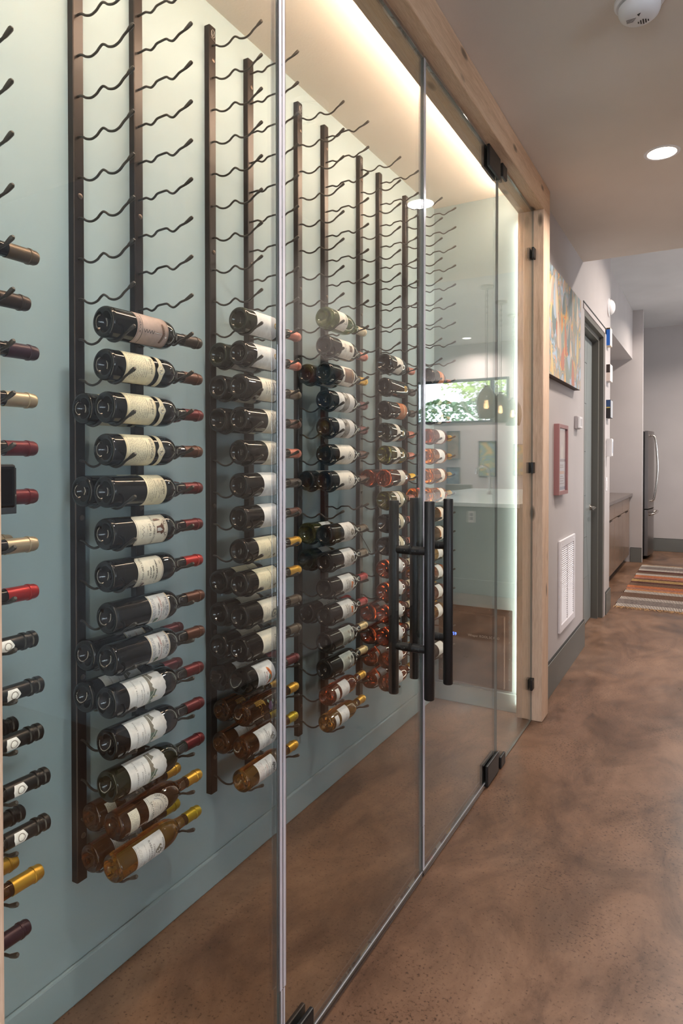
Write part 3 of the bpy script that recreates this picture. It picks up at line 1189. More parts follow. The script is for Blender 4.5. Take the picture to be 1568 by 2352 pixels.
DES = {
    'cork': [(.048, .070, .170, 'mauve', d_cork)],
    'ber': [(.052, .035, .125, 'cream', d_ber('Beringer')), (.054, lambda a: .139 - .008 * math.exp(-((a - .003) / .008) ** 2), lambda a: .151 + .006 * math.exp(-((a - .003) / .008) ** 2), 'cream', d_band)],
    'bercaps': [(.052, .035, .125, 'cream', d_ber('BERINGER')), (.054, lambda a: .139 - .008 * math.exp(-((a - .003) / .008) ** 2), lambda a: .151 + .006 * math.exp(-((a - .003) / .008) ** 2), 'cream', d_band)],
    'ber2': [(.052, .098, .162, 'cream', d_ber2)],
    'cask': [(.044, lambda a: .065 + max(0, abs(a) - .036) * .8, .165, 'ivory', d_cask)],
    'stag': [(.044, lambda a: .069 + max(0, abs(a) - .036) * .8, lambda a: .150 - max(0, abs(a) - .038), 'ivory', d_stag)],
    'pine': [(.043, .104, .1665, 'white', d_pine)],
    'mon': [(.054, .040, lambda a: .155 + .0012 * sin(a * 420) + .0007 * sin(a * 1300) - 3.0 * a * a, 'white', d_mon)],
    'ray': [(.037, .095, lambda a: .118 + .051 * math.sqrt(max(0, 1 - (a / .0372) ** 2)), 'pale', d_ray), (.028, .029, .061, 'ivory', d_raysmall)],
    'rab': [(.041, .058, .160, 'white', d_rab)],
    'sig': [(.040, .058, .160, 'white', d_txt(('CHATEAU', .128, .0080, 'ink'), ('SIGALAS RABAUD', .117, .0084, 'ink'), ('PREMIER CRU', .107, .0062, 'red'), ('SAUTERNES', .098, .0056, 'ink'),
             lines=(.066, .088, 5, .032, 'red', .0008), extra=lambda p: p.script(.146, .012, 'ink', .006)))],
    'goldcrest': [(.052, .046, .158, 'white', e_goldcrest)],
    'greyrect': [(.050, .070, .160, 'ivory', e_greyrect)],
    'script': [(.054, .100, .165, 'ivory', e_script)],
    'plain': [(.050, .080, .165, 'white', d_txt(('Coeur', .118, .009, 'lightgrey'), ('CELLARS', .104, .0056, 'lightgrey')))],
    'clar': [(.048, .052, .160, 'cream', d_txt(('CLARENDON HILLS', .118, .0088, 'ink'), ('Shiraz', .104, .0075, 'stone'), ('1996', .094, .005, 'ink'), lines=(.066, .084, 4, .024, 'stone', .0008), extra=e_clar))],
    'crest': [(.050, .074, .174, 'ivory', d_txt(('Chateau', .104, .0075, 'stone'), ('Gruaud Larose', .096, .0065, 'stone'), lines=(.080, .090, 3, .028, 'stone', .0008), extra=e_crest))],
    'talbot': [(.050, .074, .172, 'ivory', d_txt(('CHATEAU', .152, .0052, 'ink'), ('TALBOT', .139, .0135, 'ink'), ('1989', .112, .0050, 'ink'), lines=(.084, .104, 4, .026, 'lightgrey', .0009)))],
    'vietti': [(.052, .058, .165, 'white', d_txt(('Vietti', .112, .0150, 'red'), ('BAROLO', .0985, .0088, 'ink'), lines=(.066, .088, 6, .034, 'stone', .0009), extra=e_vietti))],
    'ornate': [(.004, .152, .154, 'ivory', e_ornate)],
    'square': [(.046, .070, .160, 'pale', e_square)],
    'brownlab': [(.050, .080, .165, 'pale', e_brown)],
    'greyart': [(.056, .048, .165, 'white', e_greyart)],
    'diamond': [(.050, .052, .165, 'pale', e_diamond)],
    'tree': [(.048, .085, .165, 'white', e_tree)],
    'chat': [(.050, .075, .165, 'white', e_chat)],
    'gallery': [(.047, .078, .162, 'silver', e_gallery)],
    'curl': [(.048, .058, .135, 'pale', e_curl)],
    'circles': [(.048, .070, .150, 'pale', d_txt(lines=(.080, .105, 4, .03, 'lightgrey', .001), extra=lambda p: [p.disc(a, .128, .006, 'lightgrey', 1, 10) for a in (-.014, .002, .016)]))],
    'goldspot': [(.012, .136, .164, 'tan', e_goldspot)],
    'orangelab': [(.050, .092, .165, 'orange', e_whitescript)],
    'oval': [(.050, .070, .115, 'pale', d_txt(lines=(.078, .106, 5, .03, 'lightgrey', .0009))), (.012, lambda a: .150 - .011 * math.sqrt(max(0, 1 - (a / .0121) ** 2)), lambda a: .150 + .011 * math.sqrt(max(0, 1 - (a / .0121) ** 2)), 'tan', lambda p: p.disc(0, .150, .004, 'stone', 1, 8))],
    'bandcream': [(.050, .068, .108, 'pale', d_txt(lines=(.076, .098, 4, .03, 'lightgrey', .0009))), (.052, .116, .160, 'cream', d_txt(lines=(.124, .150, 5, .034, 'stone', .0009)))],
    'whitebig': [(.046, .075, .150, 'white', d_txt(lines=(.084, .138, 8, .032, 'lightgrey', .0010)))],
    'whitehigh': [(.046, .098, .150, 'pale', d_txt(lines=(.106, .140, 5, .030, 'gold', .0008)))],
    'twolab': [(.044, .074, .142, 'white', d_txt(('Dolce', .116, .008, 'gold'), lines=(.084, .106, 4, .028, 'lightgrey', .0009))), (.026, .026, .054, 'white', d_txt(lines=(.031, .049, 5, .02, 'lightgrey', .0009)))],
}
CACHE = {}


def meshes_for(shape, glass, design, cap, seal):
    sh = SHAPES[shape]
    k = ('g', shape, glass)
    if k not in CACHE:
        CACHE[k] = MB().lathe(sh['prof'], 40).mesh('glass', GLASS[glass], True)
    g = CACHE[k]
    k = ('c', shape, cap)
    if k not in CACHE:
        L, c0, r = sh['L'], sh['cap0'], sh['neck'] + 0.0006
        pf = [(c0, r - .0008), (c0, r + .0002), (c0 + .004, r), (L - .020, r - .0003), (L - .019, r + .0012), (L - .015, r + .0012), (L - .014, r - .0002), (L - .004, r - .0003), (L + .0005, r - .0022), (L + .0012, 0)]
        if cap == 'black':
            pf = [(c0 - .03, r - .0002), (c0 - .03, r + .0004), (L - .032, r + .0002), (L - .030, r + .0024), (L - .024, r + .0024), (L - .022, r), (L - .014, r), (L - .012, r + .0018), (L - .003, r + .0016), (L + .0008, r - .002), (L + .0012, 0)]
        CACHE[k] = MB().lathe(pf, 22).mesh('capsule', FOIL[cap], True)
    c = CACHE[k]
    labs = []
    if design:
        for j, (half, lo, hi, col, fn) in enumerate(DES[design]):
            k = ('l', shape, design, j)
            if k not in CACHE:
                sc = sh['body'] / 0.175
                if sc < 0.99:
                    lo2 = (lambda f: (lambda a: f(a) * sc))(lo) if callable(lo) else lo * sc
                    hi2 = (lambda f: (lambda a: f(a) * sc))(hi) if callable(hi) else hi * sc
                else:
                    lo2, hi2 = lo, hi
                lm = patch_mesh(sh['R'], half, lo2, hi2, col)
                pr = Print(sh['R'], random.Random(hash(design) % 1000 if False else len(design) * 31 + j))
                fn(pr)
                if sc < 0.99:
                    pr.mb.v = [(x, y * sc, z) for x, y, z in pr.mb.v]
                pm = pr.mb.mesh('print', [ink(q) for q in pr.used]) if pr.mb.f else None
                CACHE[k] = (lm, pm)
            labs.append(CACHE[k])
    if seal:
        k = ('s', shape)
        if k not in CACHE:
            r = sh['neck'] + .0012
            m = MB()
            v = []
            for q in range(9):
                p = -0.8 + 1.6 * q / 8
                v += [(r * cos(p), .238 + .001 * abs(q - 4), -r * sin(p)), (r * cos(p), .268 - .0016 * abs(q - 4), -r * sin(p))]
            m.add(v, [(2 * i, 2 * i + 1, 2 * i + 3, 2 * i + 2) for i in range(8)])
            pr = Print(r, random.Random(1))
            pr.disc(0, .254, .008, 'grey', 1, 12)
            pr.disc(0, .254, .0062, 'white', 1, 12)
            pr.lines(.250, .258, 3, .005, 'grey', .0008)
            CACHE[k] = (m.mesh('neck_seal', paper('white'), True), pr.mb.mesh('print', [ink(q) for q in pr.used]))
    return g, c, labs


ORD = ['zero', 'first', 'second', 'third', 'fourth', 'fifth', 'sixth', 'seventh', 'eighth', 'ninth', 'tenth', 'eleventh', 'twelfth', 'thirteenth', 'fourteenth', 'fifteenth', 'sixteenth']
LOOK = {'dark': 'dark wine bottle', 'deepgreen': 'deep green wine bottle', 'olive': 'olive wine bottle', 'green': 'green wine bottle', 'amber': 'amber wine bottle', 'brown': 'brown wine bottle',
        'rose': 'pink wine bottle', 'orange': 'orange wine bottle', 'port': 'black wine bottle'}
DLOOK = {'cork': 'corkscrew picture label', 'ber': 'cream label and band', 'bercaps': 'cream label and band', 'ber2': 'high cream label', 'cask': 'stag picture label', 'stag': 'bordered ivory label', 'pine': 'high white label',
         'mon': 'torn-edge landscape label', 'ray': 'arched white label', 'rab': 'white crest label', 'sig': 'red-lettered white label', 'goldcrest': 'wide white label', 'greyrect': 'ivory label, grey box', 'script': 'high ivory label',
         'plain': 'plain white label', 'clar': 'cream diamond label', 'crest': 'ivory crest label', 'talbot': 'ivory lettered label', 'vietti': 'orange hill label', 'ornate': 'gold painted scrolls', 'square': 'brown square label',
         'brownlab': 'brown label', 'greyart': 'grey picture label', 'diamond': 'diamond outline label', 'tree': 'tree crest label', 'chat': 'white picture label', 'gallery': 'silver picture label',
         'curl': 'short white label', 'circles': 'three-circle label', 'goldspot': 'small gold label', 'orangelab': 'orange label', 'oval': 'white and oval labels', 'bandcream': 'cream banded label', 'whitebig': 'white label',
         'whitehigh': 'pale label', 'twolab': 'two white labels'}


def bottle(col, row, nth, depth, spec, dy=0.0):
    shape, glass, design, cap = spec[:4]
    seal = cap == 'black'
    sh = SHAPES[shape]
    g, c, labs = meshes_for(shape, glass, design, cap, seal)
    x = XR + (0.125 if depth == 'front' else 0.048)
    # rests in the wide notch of its peg
    z = row_z(row) - 0.0116 + sh['R']
    y = RACK_Y + (col - 1) * RACK_D - 0.038 + dy
    lab = '%s%s, %s %s filled row, %s rack column' % (
        LOOK[glass], (' with ' + DLOOK[design].replace(',', '') if design and col else ' with %s capsule' % {'goldgrey': 'grey', 'palegold': 'gold', 'port': 'black'}.get(cap, cap)), depth, ORD[nth], COLNAME[col])
    t = thing('wine_bottle', lab, 'bottle', (x, y, z), 'wine bottles in the %s rack column' % COLNAME[col])
    r = random.Random(col * 1000 + row * 10 + len(depth))
    nz = row_z(row) + 0.0123 - 0.0066 + 0.0034 + sh['neck'] + 0.0004
    slope = math.atan2(nz - z, RAIL_D + 0.038 - dy)
    t.rotation_euler = (slope, r.uniform(-0.16, 0.12), 0)
    link('glass', g, t)
    link('capsule', c, t)
    for lm, pm in labs:
        lo = link('label', lm, t)
        if pm:
            link('print', pm, lo)
    if seal:
        lm, pm = CACHE[('s', shape)]
        lo = link('neck_seal', lm, t)
        link('print', pm, lo)
    return t


B, U, SL = 'bordeaux', 'burgundy', 'slim'
# (row, front bottle, rear bottle or None)
COLS = {
    0: [(9, (B, 'dark', None, 'grey'), None, -.002), (10, (B, 'dark', None, 'dark'), None, -.022), (11, (B, 'dark', None, 'black2'), None, -.004), (12, (B, 'dark', None, 'silver'), None, -.008),
        (13, (B, 'dark', None, 'maroon'), None, -.008), (14, (B, 'dark', None, 'maroon'), None, -.008), (15, (B, 'dark', None, 'silver'), (B, 'dark', None, 'silver'), -.008), (16, (B, 'dark', None, 'red'), None, -.008),
        (17, (B, 'port', None, 'black'), None, -.010), (18, (B, 'port', None, 'black'), None, .003), (19, (B, 'port', None, 'black'), (B, 'port', None, 'black'), .001), (20, (B, 'port', None, 'black'), None, .016),
        (21, (B, 'port', None, 'black'), (B, 'port', None, 'black'), .016), (22, (B, 'brown', None, 'gold'), (B, 'brown', None, 'gold'), 0), (23, (B, 'dark', None, 'plum'), None, -.03)],
    1: [(10, (B, 'dark', 'cork', 'dark'), None, 0), (11, (B, 'dark', 'ber', 'brown'), None, 0), (12, (B, 'dark', 'ber', 'maroon'), (B, 'dark', 'ber', 'maroon'), .003), (13, (B, 'dark', 'bercaps', 'brown'), None, 0),
        (14, (B, 'dark', 'ber2', 'maroon'), (B, 'dark', 'ber2', 'maroon'), 0), (15, (B, 'dark', 'cask', 'maroon'), None, 0), (16, (B, 'dark', 'stag', 'red'), None, 0), (17, (B, 'dark', 'pine', 'brown'), None, .006),
        (18, (B, 'dark', 'pine', 'brown'), (B, 'dark', 'pine', 'maroon'), .006), (19, (B, 'dark', 'mon', 'maroon'), (B, 'dark', 'mon', 'maroon'), .002), (20, (B, 'dark', 'mon', 'maroon'), None, .004),
        (21, (B, 'deepgreen', 'mon', 'maroon'), None, .004), (22, (SL, 'brown', 'ray', 'gold'), (SL, 'brown', 'ray', 'gold'), .022), (23, (SL, 'amber', 'rab', 'olive'), (SL, 'brown', 'rab', 'olive'), .018)],
    2: [(9, (B, 'deepgreen', 'goldcrest', 'copper'), None, 0), (10, (B, 'dark', 'goldcrest', 'copper'), (B, 'deepgreen', 'goldcrest', 'copper'), 0), (11, (B, 'dark', 'greyrect', 'grey'), (B, 'dark', 'greyrect', 'dark'), 0),
        (12, (B, 'dark', 'script', 'brown'), (B, 'dark', 'script', 'brown'), 0), (13, (B, 'dark', 'script', 'copper'), None, 0), (14, (B, 'dark', 'plain', 'dark'), None, 0), (15, (B, 'dark', 'plain', 'brown'), None, 0),
        (16, (B, 'dark', 'clar', 'gold'), None, 0), (17, (B, 'dark', 'clar', 'gold'), (B, 'dark', 'clar', 'gold'), 0), (18, (B, 'dark', 'crest', 'goldgrey'), (B, 'dark', 'crest', 'goldgrey'), 0),
        (19, (B, 'dark', 'talbot', 'goldgrey'), (B, 'dark', 'talbot', 'goldgrey'), 0), (20, (U, 'dark', 'vietti', 'maroon'), (U, 'dark', 'vietti', 'maroon'), 0), (21, (SL, 'brown', 'ornate', 'gold'), (SL, 'brown', 'ornate', 'gold'), .012),
        (22, (SL, 'brown', 'rab', 'olive'), (SL, 'brown', 'rab', 'olive'), .008), (23, (SL, 'amber', 'sig', 'gold'), None, .008)],
    3: [(8, (U, 'green', 'curl', 'cream'), None, 0), (9, (B, 'dark', 'square', 'copper'), None, 0), (10, (B, 'dark', 'brownlab', 'gold'), (B, 'dark', 'brownlab', 'gold'), 0), (11, (B, 'dark', 'greyart', 'maroon'), None, 0),
        (12, (B, 'dark', 'greyart', 'maroon'), None, 0), (13, (B, 'dark', 'diamond', 'brown'), None, 0), (14, (B, 'dark', 'diamond', 'brown'), (B, 'dark', 'diamond', 'brown'), 0),
        (16, (B, 'dark', 'tree', 'grey'), (U, 'olive', 'plain', 'olive'), 0), (17, (B, 'dark', 'tree', 'grey'), (U, 'deepgreen', 'plain', 'grey'), 0), (18, (B, 'dark', 'chat', 'red'), None, 0), (19, (B, 'dark', 'chat', 'red'), (B, 'dark', 'chat', 'red'), 0),
        (20, (B, 'dark', 'gallery', 'palegold'), None, 0), (21, (B, 'dark', 'gallery', 'palegold'), None, 0), (22, (SL, 'rose', 'twolab', 'gold'), None, .012), (23, (SL, 'amber', 'twolab', 'gold'), None, .010)],
    4: [(9, (U, 'dark', 'circles', 'copper'), None, 0), (10, (B, 'dark', 'goldspot', 'dark'), None, 0), (11, (B, 'dark', 'orangelab', 'dark'), None, 0), (12, (U, 'deepgreen', 'oval', 'copper'), None, 0), (13, (U, 'olive', 'oval', 'copper'), None, 0),
        (14, (B, 'rose', 'whitehigh', 'yellow'), (B, 'rose', 'whitehigh', 'yellow'), 0), (15, (U, 'olive', 'bandcream', 'copper'), None, 0), (16, (U, 'dark', 'bandcream', 'copper'), None, 0), (17, (U, 'dark', 'bandcream', 'copper'), None, 0),
        (18, (U, 'rose', 'whitebig', 'cream'), None, 0), (19, (U, 'rose', 'whitebig', 'cream'), None, 0), (20, (U, 'rose', 'whitebig', 'cream'), (U, 'rose', 'whitebig', 'cream'), 0), (21, (U, 'rose', 'whitebig', 'cream'), (U, 'rose', 'whitebig', 'cream'), 0),
        (22, (SL, 'rose', 'twolab', 'gold'), (SL, 'rose', 'twolab', 'gold'), .01), (23, (SL, 'rose', 'twolab', 'gold'), (SL, 'rose', 'twolab', 'gold'), .01)],
    5: [(9, (U, 'dark', 'orangelab', 'copper'), None, 0), (10, (U, 'dark', 'whitehigh', 'copper'), None, 0), (11, (U, 'dark', 'whitehigh', 'copper'), None, 0), (12, (B, 'rose', 'whitebig', 'gold'), None, 0), (13, (B, 'orange', 'whitebig', 'gold'), None, 0),
        (14, (B, 'orange', 'whitehigh', 'gold'), None, 0), (15, (B, 'orange', 'whitehigh', 'gold'), (B, 'orange', 'whitehigh', 'yellow'), 0), (16, (B, 'brown', 'whitehigh', 'gold'), None, 0), (17, (B, 'brown', 'whitehigh', 'gold'), None, 0),
        (18, (U, 'amber', 'whitebig', 'gold'), None, 0), (19, (U, 'orange', 'whitebig', 'gold'), (U, 'orange', 'whitebig', 'gold'), 0), (20, (U, 'rose', 'whitebig', 'gold'), (U, 'rose', 'whitebig', 'gold'), 0), (21, (U, 'amber', 'whitebig', 'gold'), (U, 'rose', 'whitebig', 'gold'), 0),
        (23, (B, 'dark', 'whitebig', 'gold'), None, 0)],
}
FOIL['black2'] = FOIL['black']
for col, rows in COLS.items():
    for nth, (row, fr, re, dy) in enumerate(rows):
        if fr[3] == 'black2':
            fr = fr[:3] + ('plum',)
        bottle(col, row, nth + 1, 'front', fr, dy)
        if re:
            bottle(col, row, nth + 1, 'rear', re, dy + (0.0 if col else -.004))
# black card hung on a neck in the leftmost column
cy = RACK_Y - RACK_D
o = MB().cbox(-0.001, 0.001, -0.075, 0.0, -0.045, 0.045, 0.0006).build('hang_tag', mat('black card', (14, 16, 24), 0.7))
o.location = (XR + 0.125 + 0.020, cy + 0.222, row_z(14) + 0.026 + 0.012)
tag(o, 'blank black card hanging on a maroon-capped neck at left edge', 'tag')
# thin tag cord on the fourth column
o = MB().tube(catmull([(0, 0, 0), (.012, .02, -.035), (.018, .045, -.068), (.02, .06, -.085)], 4), 0.0014, 6).build('tag_cord', BLACK)
o.location = (XR + 0.125 + 0.0395, RACK_Y + 2 * RACK_D + 0.155, row_z(16) + 0.022)
tag(o, 'thin black tag cord hanging below a fourth column bottle', 'cord')

# ------------------------------------------------------------------ cooling unit on the cellar end wall
def cooler():
    x0, x1, z0, z1 = -1.325, -0.912, 0.108, 0.540
    t = thing('cooling_unit', 'dark brown wine cellar cooling unit with blue digit display on end wall', 'cooler', ((x0 + x1) / 2, YC1, z0))
    ox, oy, oz = -(x0 + x1) / 2, -YC1, -z0
    bm = mat('brown cooler metal', (70, 50, 40), 0.3, metal=0.5)
    t2, n, l, b = nodes(bm)
    f = noise(n, l, coords(n, l, (1, 1, 3)), 5, 4)
    l.new(ramp(n, l, f, [(0.3, (40, 29, 23)), (0.7, (62, 47, 39))]), b.inputs['Base Color'])

    def B(nm, a, mt, p=t, bv=0.002):
        m = MB().cbox(a[0] + ox, a[1] + ox, a[2] + oy, a[3] + oy, a[4] + oz, a[5] + oz, bv)
        return m.build(nm, mt, p)
    B('flange', (x0, x1, YC1 - 0.006, YC1, z0, z1), bm)
    body = B('front_cover', (x0 + 0.035, x1 - 0.035, YC1 - 0.030, YC1 - 0.006, z0 + 0.012, z1 - 0.032), bm, bv=0.006)
    sm = MB().lathe([(0, 0.0035), (-0.0015, 0.003), (-0.0020, 0)], 10, 'y').mesh('screw', CHROME, True)
    for z in (0.17, 0.28, 0.37, 0.45, 0.528):
        for x in (x0 + 0.015, x1 - 0.014):
            link('screw', sm, t, (x + ox, YC1 - 0.006 + oy, z + oz))
    for x in (x0 + 0.09, x0 + 0.19, x0 + 0.29):
        link('screw', sm, t, (x + ox, YC1 - 0.006 + oy, z1 - 0.010 + oz))
    dp = B('display', (-1.250, -1.190, YC1 - 0.032, YC1 - 0.030, 0.374, 0.396), mat('display black', (8, 8, 10), 0.2), body, 0.0005)
    em = emit_mat('blue digits', (70, 110, 255), 4.0)

    def txt(s, x, z, size, mt, nm, par, sx=1.0):
        v, f = text2d(s)
        MB().add([(x + a * size * sx + ox, YC1 - 0.0326 + oy, z + q * size + oz) for a, q in v], f).build(nm, mt, par)
    txt('59', -1.222, 0.385, 0.024, em, 'digits', dp)
    wm = mat('white lettering', (214, 208, 204), 0.4)
    txt('Whisper', -1.118, 0.389, 0.0190, wm, 'lettering', body, 0.85)
    txt('KOOL', -1.058, 0.389, 0.0185, wm, 'lettering', body, 0.95)
    txt('SC PRO', -1.001, 0.389, 0.0170, wm, 'lettering', body)


cooler()

# ------------------------------------------------------------------ ceiling fixtures
def downlight(x, y, z, watts, lab, r=0.066, col=(1.0, 0.90, 0.81)):
    t = thing('downlight', lab, 'light', (x, y, z), 'recessed ceiling downlights')
    MB().lathe([(0, r - 0.006), (-0.003, r - 0.004), (-0.004, r + 0.002), (-0.002, r + 0.010), (0, r + 0.011)], 36, 'z').build('trim_ring', WHITE, t, True)
    MB().lathe([(-0.0012, 0), (-0.0012, r - 0.004)], 36, 'z').build('lens', MATS.get('lamp lens') or emit_mat('lamp lens', (255, 240, 220), 14.0), t)
    la = bpy.data.lights.new('downlight_lamp', 'AREA')
    la.shape = 'DISK'
    la.size = 2 * r - 0.01
    la.energy = watts
    la.color = col
    la.spread = radians(150)
    lo = link('lamp', la, t, (0, 0, -0.006))
    return t


HALLY = (3.34, 1.05, -1.2)
downlight(-0.205, 3.34, ZC, DOWN_W, 'round glowing recessed light in low hall ceiling')
downlight(-0.205, 1.05, ZC, DOWN_W, 'recessed hall light above and behind the view')
downlight(-0.205, -1.3, ZC, DOWN_W, 'recessed hall light nearest the rear opening')
for k, (x, y) in enumerate(((1.86, 10.23), (0.30, 5.75), (0.1, 8.9), (1.86, 6.3), (3.6, 8.2))):
    downlight(x, y, ZH, DOWN_ROOM_W, ('recessed kitchen light by the far wall', 'recessed light in high ceiling outside the hall', 'recessed light in high ceiling over the rug', 'recessed kitchen light near the partition', 'recessed kitchen light by the added wide window')[k])

t = thing('smoke_detector', 'white round smoke detector on the low hall ceiling', 'smoke detector', (-0.200, 2.205, ZC))
MB().lathe([(0, 0.072), (-0.010, 0.072), (-0.016, 0.066), (-0.016, 0.0)], 40, 'z').build('base_plate', WHITE, t, True)
MB().lathe([(-0.016, 0.055), (-0.021, 0.055), (-0.021, 0.0)], 32, 'z').build('shadow_gap', mat('grey gap', (110, 106, 110), 0.6), t, True)
dome = MB().lathe([(-0.021, 0.060), (-0.034, 0.060), (-0.046, 0.055), (-0.054, 0.046), (-0.058, 0.034), (-0.059, 0.0)], 40, 'z').build('dome', WHITE, t, True)
DK = mat('black vents', (18, 18, 18), 0.6)
for k in range(5):
    hh = (0.004, 0.009, 0.012, 0.009, 0.004)[k]
    MB().box(-0.004 + k * 0.007 - 0.0016, -0.004 + k * 0.007 + 0.0016, 0.016 - hh, 0.016 + hh, -0.0600, -0.0588).build('vent_slot', DK, dome)
for k in range(4):
    MB().box(-0.036, -0.008 - 0.003 * k, -0.012 + k * 0.005, -0.0105 + k * 0.005, -0.0596, -0.0588).build('printed_line', mat('grey print', (130, 124, 124), 0.6), dome)
MB().prism([(-0.004, -0.026), (0.006, -0.030), (0.000, -0.016)], 2, -0.0597, -0.0588).build('printed_arrow', DK, dome)

# ------------------------------------------------------------------ hall wall pieces
def art_mat(name, seed, stops, scale=3.0):
    m = mat(name, (180, 150, 130), 0.5)
    t, n, l, b = nodes(m)
    v = coords(n, l, (1, 1.6, 1))
    ad = n.new('ShaderNodeVectorMath')
    ad.operation = 'ADD'
    ad.inputs[1].default_value = (seed * 3.1, seed * 1.7, seed)
    l.new(v, ad.inputs[0])
    f = noise(n, l, ad.outputs[0], scale, 1.5, 0.5, 2.2)
    c = ramp(n, l, f, stops, 'EASE')
    f2 = noise(n, l, ad.outputs[0], scale * 2.3, 2, 0.6, 1.5)
    c = mix(n, l, ramp(n, l, f2, [(0.55, (0, 0, 0)), (0.58, (150, 150, 150))]), c, ramp(n, l, f, stops[::-1] if False else [(0, stops[-1][1]), (1, stops[0][1])]))
    w = n.new('ShaderNodeMath')
    w.operation = 'PINGPONG'
    w.inputs[1].default_value = 0.06
    l.new(f, w.inputs[0])
    ln = ramp(n, l, w.outputs[0], [(0.0, (60, 50, 50)), (0.0035, (255, 255, 255))])
    c = mix(n, l, 0.35, c, ln, 'MULTIPLY')
    l.new(c, b.inputs['Base Color'])
    return m


ART = art_mat('abstract canvas', 2, [(0.25, (222, 110, 84)), (0.36, (232, 190, 120)), (0.44, (150, 160, 150)), (0.5, (196, 172, 152)), (0.56, (130, 150, 150)), (0.63, (176, 196, 214)), (0.75, (214, 170, 130))], 4.0)
y0, y1, z0, z1 = 3.55, 4.565, 1.805, 2.40
t = thing('abstract_painting', 'large abstract canvas in red, grey and ochre beside the cedar post', 'painting', (XG, (y0 + y1) / 2, z0))
MB().box(0, 0.038, y0 - (y0 + y1) / 2, (y1 - y0) / 2, 0, z1 - z0).build('canvas_edge', mat('dark canvas edge', (70, 56, 48), 0.6), t)
CV = MB().box(0.038, 0.040, y0 - (y0 + y1) / 2, (y1 - y0) / 2, 0, z1 - z0).build('painted_canvas', ART, t)
r = random.Random(3)
pal = [(196, 132, 112), (216, 192, 140), (150, 160, 152), (128, 142, 142), (180, 194, 208), (222, 204, 184), (200, 178, 164)]
for k in range(34):   # painted leaf and drapery shapes, thick paint
    cy_, cz_ = r.uniform(-0.44, 0.42), r.uniform(0.06, 0.52)
    hl, wd, tl = r.uniform(0.05, 0.14), r.uniform(0.02, 0.055), r.uniform(-0.5, 0.5)
    pts = []
    for q in range(12):
        an = 2 * pi * q / 12
        a, bb = hl * sin(an), wd * cos(an) * (1 - 0.5 * sin(an))
        yy, zz = cy_ + bb * cos(tl) + a * sin(tl), cz_ + a * cos(tl) - bb * sin(tl)
        pts.append((max(-0.5, min(0.5, yy)), max(0.003, min(z1 - z0 - 0.003, zz))))
    MB().prism(pts, 0, 0.0400 + 0.00002 * k, 0.0402 + 0.00002 * k).build('paint_stroke', mat('art paint %d' % (k % 7), pal[k % 7], 0.5), CV)

y0, y1, z0, z1 = 3.925, 4.205, 1.135, 1.552
t = thing('framed_poster', 'small poster in a dusty pink frame above the wall vent', 'picture', (XG, (y0 + y1) / 2, z0))
hw = (y1 - y0) / 2
PINK = mat('dusty pink frame', (150, 104, 104), 0.4)
for a in ((-hw, -hw + 0.022, 0, z1 - z0), (hw - 0.022, hw, 0, z1 - z0), (-hw + 0.022, hw - 0.022, 0, 0.022), (-hw + 0.022, hw - 0.022, z1 - z0 - 0.022, z1 - z0)):
    MB().box(0, 0.030, *a).build('frame_bar', PINK, t)
ps = MB().box(0.0, 0.018, -hw + 0.022, hw - 0.022, 0.022, z1 - z0 - 0.022).build('print', mat('poster paper', (196, 198, 208), 0.4), t)


def pr(nm, a0, a1, b0, b1, col):
    MB().box(0.018, 0.0188, a0, a1, b0, b1).build(nm, mat('poster ' + nm, col, 0.5), ps)


pr('picture_field', -hw + 0.03, hw - 0.03, 0.215, 0.385, (198, 176, 168))
MB().prism([(-0.03, 0.215), (0.03, 0.215), (0.014, 0.25), (0.02, 0.28), (0.0, 0.30), (-0.018, 0.275), (-0.012, 0.25)], 0, 0.0188, 0.0194).build('figure', mat('poster figure', (226, 212, 196), 0.5), ps)
pr('title_bar', -hw + 0.03, hw - 0.03, 0.196, 0.212, (128, 112, 124))
pr('orange_bar', -0.075, 0.075, 0.122, 0.140, (214, 150, 108))
pr('foot_bar', -hw + 0.03, hw - 0.03, 0.028, 0.046, (104, 122, 160))
for k, (w_, z_) in enumerate(((0.05, 0.172), (0.06, 0.160), (0.04, 0.105), (0.07, 0.092), (0.05, 0.078), (0.07, 0.062))):
    MB().box(0.018, 0.0188, -w_, w_, z_, z_ + 0.006).build('text_line', mat('poster text', (140, 124, 130), 0.5), ps)
MB().box(0.020, 0.0215, -hw + 0.022, hw - 0.022, 0.022, z1 - z0 - 0.022).build('glazing', WPANE, t)

t = thing('thermostat', 'small white thermostat on the wall left of the door', 'thermostat', (XG, 4.63, 1.552))
MB().cbox(0, 0.020, -0.055, 0.065, 0, 0.085, 0.004).build('backplate', mat('thermostat grey', (176, 168, 170), 0.5), t)
c_ = MB().cbox(0.020, 0.034, -0.045, 0.062, 0.004, 0.082, 0.004).build('cover', WHITE, t)
MB().box(0.034, 0.0346, -0.025, 0.045, 0.018, 0.068).build('screen', mat('screen grey', (190, 188, 190), 0.3), c_)

